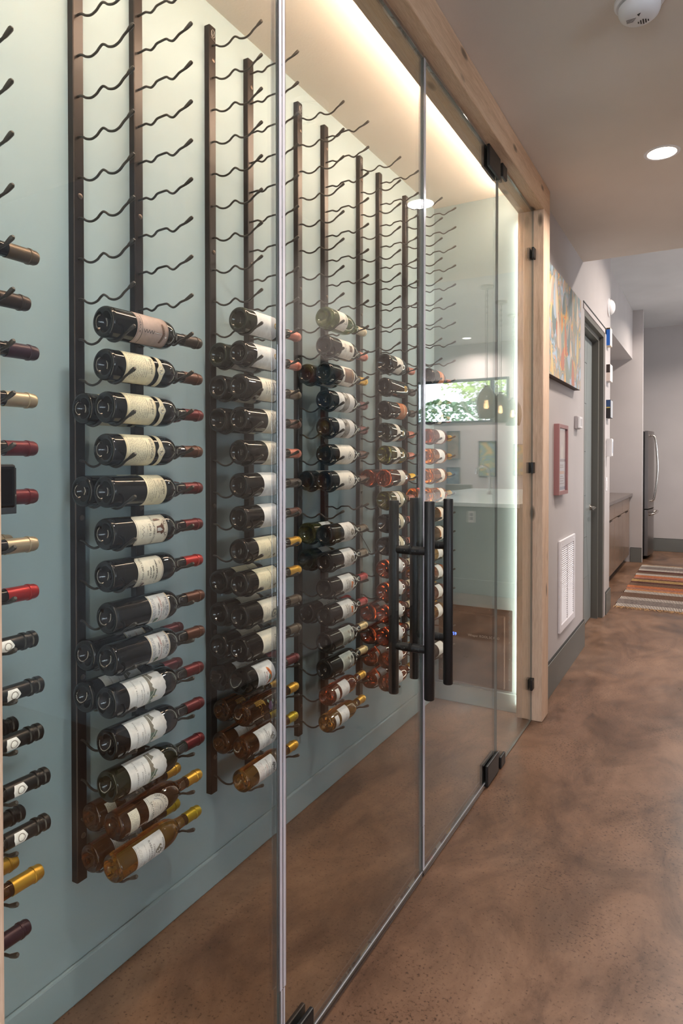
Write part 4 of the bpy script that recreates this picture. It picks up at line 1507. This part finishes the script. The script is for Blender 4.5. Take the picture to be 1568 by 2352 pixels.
# return air grille
y0, y1, z0, z1 = 4.06, 4.555, 0.292, 0.852
t = thing('air_vent', 'white louvred return air grille low on the hall wall', 'vent', (XG, (y0 + y1) / 2, z0))
hw, hh = (y1 - y0) / 2, z1 - z0
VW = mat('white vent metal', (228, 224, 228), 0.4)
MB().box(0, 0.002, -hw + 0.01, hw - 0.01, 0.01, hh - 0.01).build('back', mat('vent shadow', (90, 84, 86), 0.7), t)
for a in ((-hw, -hw + 0.045, 0, hh), (hw - 0.045, hw, 0, hh), (-hw + 0.045, hw - 0.045, 0, 0.045), (-hw + 0.045, hw - 0.045, hh - 0.045, hh)):
    MB().cbox(0, 0.014, *a, 0.003).build('frame_bar', VW, t)
MB().cbox(0.002, 0.012, -0.006, 0.006, 0.045, hh - 0.045, 0.001).build('mullion', VW, t)
sl = MB().prism([(0.002, 0.0045), (0.0105, -0.0045), (0.0115, -0.0035), (0.003, 0.0055)], 1, -0.097, 0.097).mesh('slat', VW)
for s in (-1, 1):
    for k in range(36):
        link('slat', sl, t, (0, s * 0.1025, 0.052 + k * (hh - 0.104) / 35))
scm = MB().lathe([(0.014, 0.005), (0.016, 0.004), (0.0165, 0)], 10, 'x').mesh('screw', VW, True)
for s in (-1, 1):
    link('screw', scm, t, (0, s * 0.18, hh - 0.022))

# door with stepped frame
FRM = mat('door frame paint', (98, 96, 90), 0.4)
dr = struct(thing('door_3', 'x', 'door'), 'grey green door with curved groove in stepped frame')
del dr['category']
DX = -0.885
m = MB()
for (yy0, yy1, zz0, zz1) in ((5.87, 5.97, 0, 2.42), (4.95, 5.02, 0, 2.42), (5.02, 5.87, 2.35, 2.42)):
    m.box(T0, XG - 0.035, yy0, yy1, zz0, zz1)
m.build('jamb', FRM, dr)
m = MB()
for (yy0, yy1, zz0, zz1) in ((5.92, 5.97, 0, 2.42), (4.95, 4.985, 0, 2.42), (4.985, 5.92, 2.385, 2.42)):
    m.box(XG - 0.035, XG - 0.001, yy0, yy1, zz0, zz1)
m.build('outer_frame', FRM, dr)
m = MB().box(XG, XG + 0.006, 5.97, 6.035, 0, 2.46)
m.box(XG, XG + 0.006, 4.90, 6.035, 2.425, 2.46)
m.build('reveal_line', paint('greige wall paint', (0, 0, 0)), dr)
m = MB().box(XG, XG + 0.004, 4.90, 6.045, 2.465, 2.478)
m.box(XG, XG + 0.004, 6.037, 6.043, 0, 2.465)
m.build('shadow_line', LINE, dr)
MB().box(T0 + 0.01, DX - 0.004, 5.025, 5.865, 0.008, 2.345).build('leaf_core', mat('groove dark', (52, 56, 56), 0.6), dr)


def arc_y(z):
    return 5.565 + 0.30 * max(0, (1.1 - z) / 1.1) ** 1.35 + 0.06 * max(0, (z - 1.3)) ** 1.2


zs = [0.010, 0.388, 0.718, 1.057, 1.412, 1.80, 2.127, 2.343]
for a, b in zip(zs, zs[1:]):
    pts = [(5.027, a + 0.002), (5.027, b - 0.002)] + [(arc_y(b - 0.002 - (b - a - .004) * k / 6) - 0.003, b - 0.002 - (b - a - .004) * k / 6) for k in range(7)]
    MB().prism(pts, 0, DX - 0.004, DX).build('door_panel', DOORG, dr)
pts = [(min(5.863, arc_y(0.012 + 2.328 * k / 30) + 0.003), 0.012 + 2.328 * k / 30) for k in range(31)] + [(5.864, 2.34), (5.864, 0.012)]
MB().prism(pts, 0, DX - 0.004, DX).build('door_panel', DOORG, dr)
hd = MB().lathe([(DX, 0), (DX, 0.026), (DX + 0.008, 0.026), (DX + 0.010, 0.012), (DX + 0.046, 0.010), (DX + 0.048, 0)], 20, 'x', (0, 5.80, 0.948)).build('lever_handle', CHROME, dr, True)
MB().tube(catmull([(DX + 0.044, 5.80, 0.948), (DX + 0.048, 5.77, 0.949), (DX + 0.046, 5.72, 0.946), (DX + 0.045, 5.68, 0.944)], 4), 0.0085, 8).build('lever', CHROME, hd, True)

# small things on the wall past the door
def wallbox(name, lab, cat, y0, y1, z0, z1, d, side, face, edge, band=None):
    t = thing(name, lab, cat, (XG, (y0 + y1) / 2, z0))
    h = (y1 - y0) / 2
    MB().cbox(0, d, -h, h, 0, z1 - z0, 0.002).build('body', side, t)
    MB().box(d, d + 0.0008, -h + 0.004, h - 0.004, 0.004, z1 - z0 - 0.004).build('face', face, t)
    MB().box(0.002, d - 0.002, -h - 0.0008, -h, 0.003, z1 - z0 - 0.003).build('side_print', edge, t)
    if band:
        MB().box(0.002, d - 0.002, -h - 0.0014, -h - 0.0008, band[0], band[1]).build('band', band[2], t)
    return t


t = wallbox('canvas_block', 'bright blue and white canvas block, highest past the door', 'canvas', 6.066, 6.18, 2.335, 2.492, 0.034, mat('canvas cream', (216, 200, 176), 0.6), WHITE, mat('bright blue', (30, 98, 190), 0.5), (0.140, 0.154, mat('block dark', (60, 52, 48), 0.6)))
t = wallbox('canvas_block', 'white canvas block with dark brown corner past the door', 'canvas', 6.064, 6.205, 2.028, 2.176, 0.036, mat('canvas white', (226, 218, 214), 0.6), WHITE, mat('canvas blush', (220, 204, 196), 0.6), (0.075, 0.145, mat('block brown', (52, 38, 34), 0.6)))
t = wallbox('canvas_block', 'navy and yellow canvas block above the white wall panel', 'canvas', 6.075, 6.21, 1.712, 1.868, 0.038, mat('block black', (34, 30, 30), 0.6), mat('block silver', (176, 180, 186), 0.4), mat('navy', (40, 70, 116), 0.5), (0.004, 0.085, mat('block dark2', (34, 30, 32), 0.6)))
MB().box(0.004, 0.034, -0.0700, -0.0688, 0.085, 0.094).build('yellow_band', mat('yellow band', (206, 184, 90), 0.5), t)
t = thing('wall_panel', 'white tilted keypad box on the wall past the door', 'keypad', (XG, 6.09, 1.376))
MB().prism([(0, 0), (0.044, 0.0), (0.052, 0.004), (0.054, 0.148), (0.046, 0.155), (0.012, 0.155), (0.004, 0.10)], 1, -0.042, 0.042).build('case', WHITE, t)
MB().box(0.0535, 0.0545, -0.01, 0.03, 0.03, 0.13).build('key_strip', mat('key strip', (180, 190, 206), 0.4), t)
t = thing('light_switch', 'white light switch plate below the keypad box', 'switch', (XG, 6.115, 1.076))
MB().cbox(0, 0.005, -0.038, 0.038, 0, 0.116, 0.002).build('plate', WHITE, t)
MB().cbox(0.005, 0.009, -0.016, 0.016, 0.026, 0.090, 0.002).build('rocker', WHITE, t)
t = thing('wall_siren', 'white round alarm dome high on the wall end', 'alarm', (XG, 6.185, 2.69))
MB().lathe([(0, 0.078), (0.012, 0.078), (0.016, 0.070)], 32, 'x').build('base_ring', WHITE, t, True)
MB().lathe([(0.014, 0.068), (0.030, 0.064), (0.046, 0.050), (0.056, 0.028), (0.058, 0)], 32, 'x').build('dome', WHITE, t, True)

# ------------------------------------------------------------------ kitchenette
CABW = wood('walnut laminate', 2, (122, 100, 86), (104, 82, 68), (140, 118, 102))
CABW.node_tree.nodes['Principled BSDF'].inputs['Roughness'].default_value = 0.22
CABS = mat('dark toe kick', (40, 34, 32), 0.6)
PULL = mat('bronze pull', (44, 38, 36), 0.4, metal=0.6)
n_units = 4
cw = (YWING - 0.02 - YWE) / n_units
UL = ['nearest the hall', 'second from the hall', 'third from the hall', 'beside the wing wall']
for k in range(n_units):
    ya = YWE + k * cw
    t = thing('base_cabinet', 'brown laminate base cabinet under the dark counter, ' + UL[k], 'cabinet', (-1.26, ya + cw / 2, 0), 'base cabinets of the kitchenette')
    h = cw / 2 - 0.002
    MB().box(-0.33, 0.30, -h, h, 0.095, 0.872).build('body', CABS, t)
    MB().box(-0.33, 0.262, -h, h, 0.0, 0.095).build('toe_kick', CABS, t)
    dw = MB().cbox(0.302, 0.320, -h + 0.0015, h - 0.0015, 0.700, 0.868, 0.002).build('drawer', CABW, t)
    MB().cbox(0.318, 0.338, -0.10, 0.10, 0.862, 0.868, 0.001).build('pull', PULL, dw)
    for s in (-1, 1):
        a, b = (-h + 0.0015, -0.0015) if s < 0 else (0.0015, h - 0.0015)
        d_ = MB().cbox(0.302, 0.320, a, b, 0.098, 0.692, 0.002).build('door', CABW, t)
        MB().cbox(0.318, 0.336, s * 0.03 - 0.02 if s > 0 else -0.10, 0.10 if s > 0 else 0.01 - 0.03, 0.688, 0.694, 0.001).build('pull', PULL, d_)
o = MB().cbox(-1.6, -0.905, YWE + 0.001, YWING - 0.001, 0.874, 0.912, 0.003).build('worktop', mat('dark grey stone', (96, 86, 82), 0.3))
tag(o, 'continuous dark grey worktop over the kitchenette cabinets', 'worktop')

t = thing('refrigerator', 'stainless steel refrigerator with curved door handle behind wing wall', 'refrigerator', (-1.15, 10.20, 0))
MB().cbox(-0.42, 0.355, -0.44, 0.40, 0.04, 1.745, 0.006).build('body', DKSTEEL, t)


def curved_door(nm, z0, z1):
    pts = [(0.362, -0.44), (0.405, -0.44)]
    for k in range(9):
        u = k / 8
        pts.append((0.405 + 0.040 * sin(pi * u), -0.44 + 0.84 * u))
    pts += [(0.405, 0.40), (0.362, 0.40)]
    return MB().prism(pts, 2, z0, z1).build(nm, STEEL, t)


du = curved_door('upper_door', 0.690, 1.750)
dl = curved_door('freezer_drawer', 0.05, 0.675)
MB().tube(catmull([(0.425, -0.28, 0.79), (0.470, -0.28, 0.83), (0.505, -0.28, 1.10), (0.512, -0.28, 1.25), (0.505, -0.28, 1.42), (0.478, -0.28, 1.66), (0.430, -0.28, 1.69)], 5), 0.014, 10).build('door_handle', CHROME, du, True)
MB().tube(catmull([(0.41, -0.36, 0.60), (0.470, -0.36, 0.62), (0.487, -0.20, 0.62), (0.490, 0.10, 0.62), (0.470, 0.30, 0.62), (0.42, 0.30, 0.60)], 5), 0.014, 10).build('drawer_handle', CHROME, dl, True)
MB().box(-0.06, 0.02, -0.4412, -0.440, 1.50, 1.54).build('sticker', WHITE, t)
for s in (-0.38, 0.34):
    for xx in (-0.38, 0.30):
        MB().lathe([(0, 0.02), (0.04, 0.02)], 10, 'z', (xx, s, 0)).build('foot', BLACK, t)


# ------------------------------------------------------------------ rug
def rug():
    x0, x1, y0, y1 = -0.765, 0.02, 6.46, 9.16
    t = thing('runner_rug', 'striped woven runner rug with tan fringe on the brown floor', 'rug', ((x0 + x1) / 2, (y0 + y1) / 2, 0))
    hw, hl = (x1 - x0) / 2, (y1 - y0) / 2
    cols = {'grey': (112, 102, 98), 'dash': (120, 110, 104), 'rust': (158, 96, 66), 'ochre': (146, 118, 80), 'wine': (76, 48, 44), 'speck': (98, 76, 64), 'blush': (142, 98, 84), 'tan': (166, 116, 78)}
    M_ = {}
    for k, c in cols.items():
        m = mat('rug ' + k, c, 0.9, spec=0.1)
        tt, n, l, b = nodes(m)
        v = coords(n, l, (1, 2.5, 1))
        f = noise(n, l, v, 55 if k != 'speck' else 80, 3, 0.7)
        col = ramp(n, l, f, [(0.32, tuple(int(q * 0.62) for q in c)), (0.5, c), (0.68, tuple(min(255, int(q * 1.25)) for q in c))])
        if k == 'dash':
            w = n.new('ShaderNodeTexWave')
            w.wave_type = 'BANDS'
            w.bands_direction = 'X'
            w.inputs['Scale'].default_value = 25
            w.inputs['Distortion'].default_value = 0.6
            l.new(coords(n, l), w.inputs['Vector'])
            col = ramp(n, l, w.outputs['Fac'], [(0.42, (40, 32, 30)), (0.58, (214, 204, 194))])
        l.new(col, b.inputs['Base Color'])
        bump(n, l, b, f, 0.6, 0.004)
        M_[k] = m
    seq = [('dash', 5), ('grey', 8), ('dash', 5), ('speck', 9), ('dash', 5), ('tan', 3), ('blush', 4), ('rust', 5), ('speck', 6), ('wine', 4), ('ochre', 6), ('wine', 2), ('blush', 4), ('rust', 5), ('dash', 5), ('speck', 5), ('wine', 4), ('dash', 5), ('grey', 8), ('dash', 5)]
    tot = sum(w for _, w in seq)
    yy = -hl
    r = random.Random(2)
    for k, w in seq:
        d = 2 * hl * w / tot
        MB().cbox(-hw + r.uniform(-.006, .006), hw + r.uniform(-.006, .006), yy + 0.0008, yy + d - 0.0008, 0.0005, 0.009 + r.uniform(0, .002), 0.0015).build('woven_band', M_[k], t)
        yy += d
    m = MB()
    for s in (-1, 1):
        for k in range(110):
            x = -hw + 2 * hw * (k + 0.5) / 110 + r.uniform(-.003, .003)
            ln = r.uniform(0.03, 0.085)
            p = [(x, s * hl, 0.006), (x + r.uniform(-.02, .02), s * (hl + ln * 0.5), 0.0045 + r.uniform(0, .006)), (x + r.uniform(-.035, .035), s * (hl + ln), 0.003)]
            m.tube(p, 0.0017, 4)
    f = m.build('fringe', mat('tan fringe', (196, 158, 116), 0.9), t)
    f['kind'] = 'stuff'


rug()

# ------------------------------------------------------------------ the kitchen mirrored in the glass
t = thing('kitchen_island', 'long grey green kitchen island with pale stone top', 'island', (0.78, 7.97, 0))
MB().cbox(-0.72, 0.72, -1.62, 1.62, 0.0, 0.885, 0.004).build('body', mat('island paint', (128, 138, 132), 0.5), t)
MB().cbox(-0.726, 0.726, -1.632, 1.632, 0.0, 0.15, 0.004).build('plinth', mat('island plinth', (132, 140, 134), 0.5), t)
MB().cbox(-0.78, 0.78, -1.72, 1.68, 0.885, 0.925, 0.004).build('stone_top', mat('pale stone', (196, 206, 204), 0.15), t)
pl = MB().cbox(-0.32, -0.245, -1.627, -1.62, 0.72, 0.835, 0.002).build('outlet', WHITE, t)
MB().box(-0.295, -0.27, -1.6285, -1.627, 0.745, 0.775).build('socket', mat('socket grey', (90, 90, 90), 0.5), pl)
MB().box(-0.295, -0.27, -1.6285, -1.627, 0.785, 0.815).build('socket', mat('socket grey', (90, 90, 90), 0.5), pl)
t = thing('faucet', 'tall pale gooseneck faucet on the kitchen island', 'faucet', (0.78, 7.9, 0.925))
MB().lathe([(0, 0), (0, 0.028), (0.01, 0.026), (0.02, 0.018), (0.05, 0.016)], 20, 'z').build('base', CHROME, t, True)
MB().tube(catmull([(0, 0, 0.03), (0, 0, 0.25), (0.03, 0, 0.33), (0.10, 0, 0.35), (0.16, 0, 0.31), (0.17, 0, 0.25)], 6), 0.014, 10).build('spout', CHROME, t, True)
MB().tube([(0, 0.02, 0.06), (0.0, 0.09, 0.09)], 0.008, 8).build('lever', CHROME, t, True)
SMOKE = mat('smoky ribbed glass', (150, 148, 140), 0.15, trans=0.6, ior=1.2)
BULB = emit_mat('pendant bulb', (255, 206, 150), 30.0)
for k, (x, y) in enumerate(((0.638, 7.30), (0.700, 8.09), (0.760, 8.89))):
    t = thing('pendant_lamp', 'smoky glass pendant lamp above the island, ' + ('nearest the hall', 'middle one', 'farthest from the hall')[k], 'lamp', (x, y, ZH), 'pendant lamps over the island')
    MB().lathe([(0, 0.075), (-0.022, 0.075), (-0.030, 0.068), (-0.030, 0.015), (-0.05, 0.012), (-0.05, 0)], 28, 'z').build('canopy', mat('grey canopy', (176, 172, 166), 0.4), t, True)
    m = MB()
    for q in range(9):
        z = -0.06 - q * 0.032
        ring = [(0.009 * cos(a * pi / 4), 0, z - 0.018 + 0.019 * sin(a * pi / 4)) if q % 2 else (0, 0.009 * cos(a * pi / 4), z - 0.018 + 0.019 * sin(a * pi / 4)) for a in range(9)]
        m.tube(ring, 0.0022, 5, cap=False)
    m.build('chain', STEEL, t)
    MB().tube([(0, 0, -0.05), (0, 0, -1.16)], 0.006, 8).build('stem', STEEL, t)
    MB().lathe([(-1.13, 0), (-1.13, 0.03), (-1.19, 0.032), (-1.20, 0.02)], 20, 'z').build('socket_cap', STEEL, t, True)
    MB().lathe([(-1.15, 0.034), (-1.18, 0.062), (-1.24, 0.098), (-1.31, 0.116), (-1.38, 0.117), (-1.45, 0.106), (-1.505, 0.088), (-1.507, 0.083), (-1.45, 0.101), (-1.38, 0.112), (-1.31, 0.111), (-1.24, 0.093), (-1.18, 0.057), (-1.15, 0.03)], 32, 'z').build('shade', SMOKE, t, True)
    MB().lathe([(-1.30, 0.010), (-1.33, 0.013), (-1.365, 0.021), (-1.385, 0.019), (-1.40, 0)], 16, 'z').build('bulb', BULB, t, True)
# window in the far wall and the outdoors behind it
WF = mat('dark bronze window frame', (66, 74, 78), 0.4)
wn = struct(thing('window_3', 'x', 'window'), 'long high window in the far kitchen wall')
del wn['category']
for a in ((WX0, WX0 + 0.03, WZ0, WZ1), (WX1 - 0.03, WX1, WZ0, WZ1), (WX0 + 0.03, WX1 - 0.03, WZ0, WZ0 + 0.03), (WX0 + 0.03, WX1 - 0.03, WZ1 - 0.04, WZ1), (1.585, 1.640, WZ0 + 0.03, WZ1 - 0.04)):
    MB().box(a[0], a[1], YFAR - 0.02, YFAR + 0.05, a[2], a[3]).build('frame_bar', WF, wn)
MB().box(WX0 + 0.03, 1.585, YFAR + 0.018, YFAR + 0.022, WZ0 + 0.03, WZ1 - 0.04).build('pane', WPANE, wn)
MB().box(1.640, WX1 - 0.03, YFAR + 0.018, YFAR + 0.022, WZ0 + 0.03, WZ1 - 0.04).build('pane', WPANE, wn)
wn = struct(thing('added_window_4', 'x', 'window'), 'wide unseen window added for daylight in the kitchen side wall')  # out of view, added to bring daylight into the kitchen
del wn['category']
for a in ((6.2, 6.25, 0.9, 2.5), (9.35, 9.4, 0.9, 2.5), (7.78, 7.82, 0.9, 2.5), (6.25, 9.35, 0.9, 0.95), (6.25, 9.35, 2.45, 2.5)):
    MB().box(5.2, 5.3, *a).build('frame_bar', WF, wn)
MB().box(5.248, 5.252, 6.25, 9.35, 0.95, 2.45).build('pane', WPANE, wn)
wn = struct(thing('added_window_6', 'x', 'window'), 'unseen window added for daylight in the side room')  # out of view, added so daylight reaches the hall ceiling and cellar
del wn['category']
for a in ((-2.2, -2.15, 0.8, 2.4), (0.55, 0.6, 0.8, 2.4), (-0.82, -0.78, 0.8, 2.4), (-2.15, 0.55, 0.8, 0.85), (-2.15, 0.55, 2.35, 2.4)):
    MB().box(4.5, 4.58, *a).build('frame_bar', WF, wn)
MB().box(4.54, 4.544, -2.15, 0.55, 0.85, 2.35).build('pane', WPANE, wn)
wn = struct(thing('window_5', 'x', 'window'), 'glazed opening at the end of the hall behind the view')
del wn['category']
for a in ((-0.7, -0.65, 0, 2.4), (0.35, 0.4, 0, 2.4), (-0.65, 0.35, 0, 0.08), (-0.65, 0.35, 2.34, 2.4)):
    MB().box(a[0], a[1], YB - 0.1, YB, a[2], a[3]).build('frame_bar', WF, wn)
MB().box(-0.65, 0.35, YB - 0.052, YB - 0.048, 0.08, 2.34).build('pane', WPANE, wn)


def tree(x, y, h):
    t = thing('bare_tree', 'pale branching tree outside the far window', 'tree', (x, y, 0))
    m = MB()
    r = random.Random(11)
    leaf = MB()

    def grow(p, d, ln, rad, lev):
        from mathutils import Vector
        q = [Vector(p)]
        for k in range(3):
            d = (d + Vector((r.uniform(-.25, .25), r.uniform(-.25, .25), r.uniform(-.05, .2)))).normalized()
            q.append(q[-1] + d * ln / 3)
        m.tube([tuple(v) for v in q], [rad, rad * .9, rad * .8, rad * .65], 5)
        if lev == 0:
            for k in range(3):
                c = q[-1] + Vector((r.uniform(-.1, .1), r.uniform(-.1, .1), r.uniform(-.1, .1)))
                s = r.uniform(.02, .045)
                leaf.add([tuple(c + Vector((s, 0, 0))), tuple(c + Vector((0, s, s))), tuple(c + Vector((-s, 0, 0))), tuple(c + Vector((0, -s, -s)))], [(0, 1, 2, 3)])
            return
        for k in range(3 if lev > 1 else 4):
            nd = (d + Vector((r.uniform(-.9, .9), r.uniform(-.9, .9), r.uniform(-.2, .6)))).normalized()
            grow(q[-1 if k else 2], nd, ln * .72, rad * .6, lev - 1)
    from mathutils import Vector
    grow((0, 0, 0), Vector((0, 0, 1)), h * .34, .05, 5)
    m.build('trunk', mat('pale bark', (206, 198, 186), 0.8), t)
    lf = leaf.build('foliage', mat('young leaves', (178, 196, 110), 0.7), t)
    lf['kind'] = 'stuff'


tree(2.3, 13.2, 3.6)
def hedge():
    r = random.Random(5)
    t = thing('hedge', 'dark green hedge bank behind the tree outside', 'hedge', (2.5, 16.5, 0))
    m = MB()
    for k in range(9000):
        x = r.uniform(-7, 7)
        top = 2.75 + 0.35 * sin(x * 1.3) + 0.2 * sin(x * 3.1)
        z = top * (1 - r.random() ** 2.2)
        y = r.uniform(-0.5, 0.5) * (1.1 - z / (top + 0.3))
        q = r.uniform(0.035, 0.08)
        a, e = r.uniform(0, 2 * pi), r.uniform(-0.8, 0.8)
        u = (cos(a) * q, sin(a) * q, e * q)
        w = (-sin(a) * q * 0.5, cos(a) * q * 0.5, q * 0.6)
        m.add([(x - u[0], y - u[1], z - u[2]), (x + w[0], y + w[1], z + w[2]), (x + u[0], y + u[1], z + u[2]), (x - w[0], y - w[1], z - w[2])], [(0, 1, 2, 3)])
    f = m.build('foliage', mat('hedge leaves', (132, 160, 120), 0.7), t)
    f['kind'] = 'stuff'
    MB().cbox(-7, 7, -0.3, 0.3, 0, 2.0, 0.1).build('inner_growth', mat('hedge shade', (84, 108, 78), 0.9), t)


hedge()
o = MB().box(-6, 12, YFAR + 0.25, 30, -0.3, -0.02).build('garden_ground', mat('garden green', (120, 140, 104), 0.9))
tag(o, 'green garden ground outside the far window', 'ground')
o['kind'] = 'structure'
# paintings on the far wall and a chair by it
ARTB = art_mat('dim canvas', 5, [(0.3, (120, 110, 100)), (0.5, (150, 128, 112)), (0.7, (100, 110, 122))], 3)
ARTC = art_mat('blue canvas', 7, [(0.3, (96, 120, 148)), (0.5, (130, 150, 160)), (0.7, (90, 100, 120))], 4)
ARTD = art_mat('landscape canvas', 9, [(0.3, (190, 160, 96)), (0.45, (130, 150, 120)), (0.6, (110, 140, 160)), (0.75, (200, 170, 130))], 4)
for (xa, xb, za, zb, mt, lab) in ((2.165, 2.40, 1.37, 1.86, ARTB, 'dark portrait canvas below the far window'), (2.165, 2.40, 0.77, 1.235, ARTC, 'blue canvas hung under the portrait canvas'), (1.54, 1.83, 1.08, 1.68, ARTD, 'green and ochre canvas below the far window'), (1.00, 1.24, 1.10, 1.62, ARTD, 'ochre canvas nearest the refrigerator')):
    t = thing('wall_painting', lab, 'painting', ((xa + xb) / 2, YFAR, za), 'paintings on the far kitchen wall')
    h = (xb - xa) / 2
    for a in ((-h, -h + .015, 0, zb - za), (h - .015, h, 0, zb - za), (-h + .015, h - .015, 0, .015), (-h + .015, h - .015, zb - za - .015, zb - za)):
        MB().box(a[0], a[1], -0.03, 0, a[2], a[3]).build('frame_bar', mat('slate frame', (84, 92, 98), 0.5), t)
    MB().box(-h + .015, h - .015, -0.02, 0, .015, zb - za - .015).build('canvas', mt, t)
t = thing('dining_chair', 'grey upholstered chair behind the island', 'chair', (1.85, 9.6, 0))
CH = mat('grey upholstery', (120, 116, 108), 0.8)
MB().cbox(-.23, .23, -.23, .23, .42, .50, .02).build('seat', CH, t)
MB().cbox(-.22, .22, .19, .25, .50, .98, .02).build('backrest', CH, t)
for sx in (-1, 1):
    for sy in (-1, 1):
        MB().tube([(sx * .19, sy * .19, .43), (sx * .205, sy * .205, 0)], [.018, .012], 8).build('leg', CABS, t)
# painting on the hall wall opposite the cellar, seen mirrored in the left door
t = thing('hall_painting', 'large teal and ochre canvas opposite the cellar, mirrored in the glass', 'painting', (XRT, 3.37, 0.76))
hw, hh = 0.24, 1.18
ARTH = art_mat('teal canvas', 3, [(0.28, (30, 34, 44)), (0.4, (40, 72, 98)), (0.5, (58, 84, 92)), (0.6, (96, 60, 60)), (0.72, (150, 140, 80))], 2.6)
for a in ((-hw, -hw + .02, 0, hh), (hw - .02, hw, 0, hh), (-hw + .02, hw - .02, 0, .02), (-hw + .02, hw - .02, hh - .02, hh)):
    MB().box(-0.035, 0, *a).build('frame_bar', mat('slate frame', (84, 92, 98), 0.5), t)
MB().box(-0.025, 0, -hw + .02, hw - .02, .02, hh - .02).build('canvas', ARTH, t)
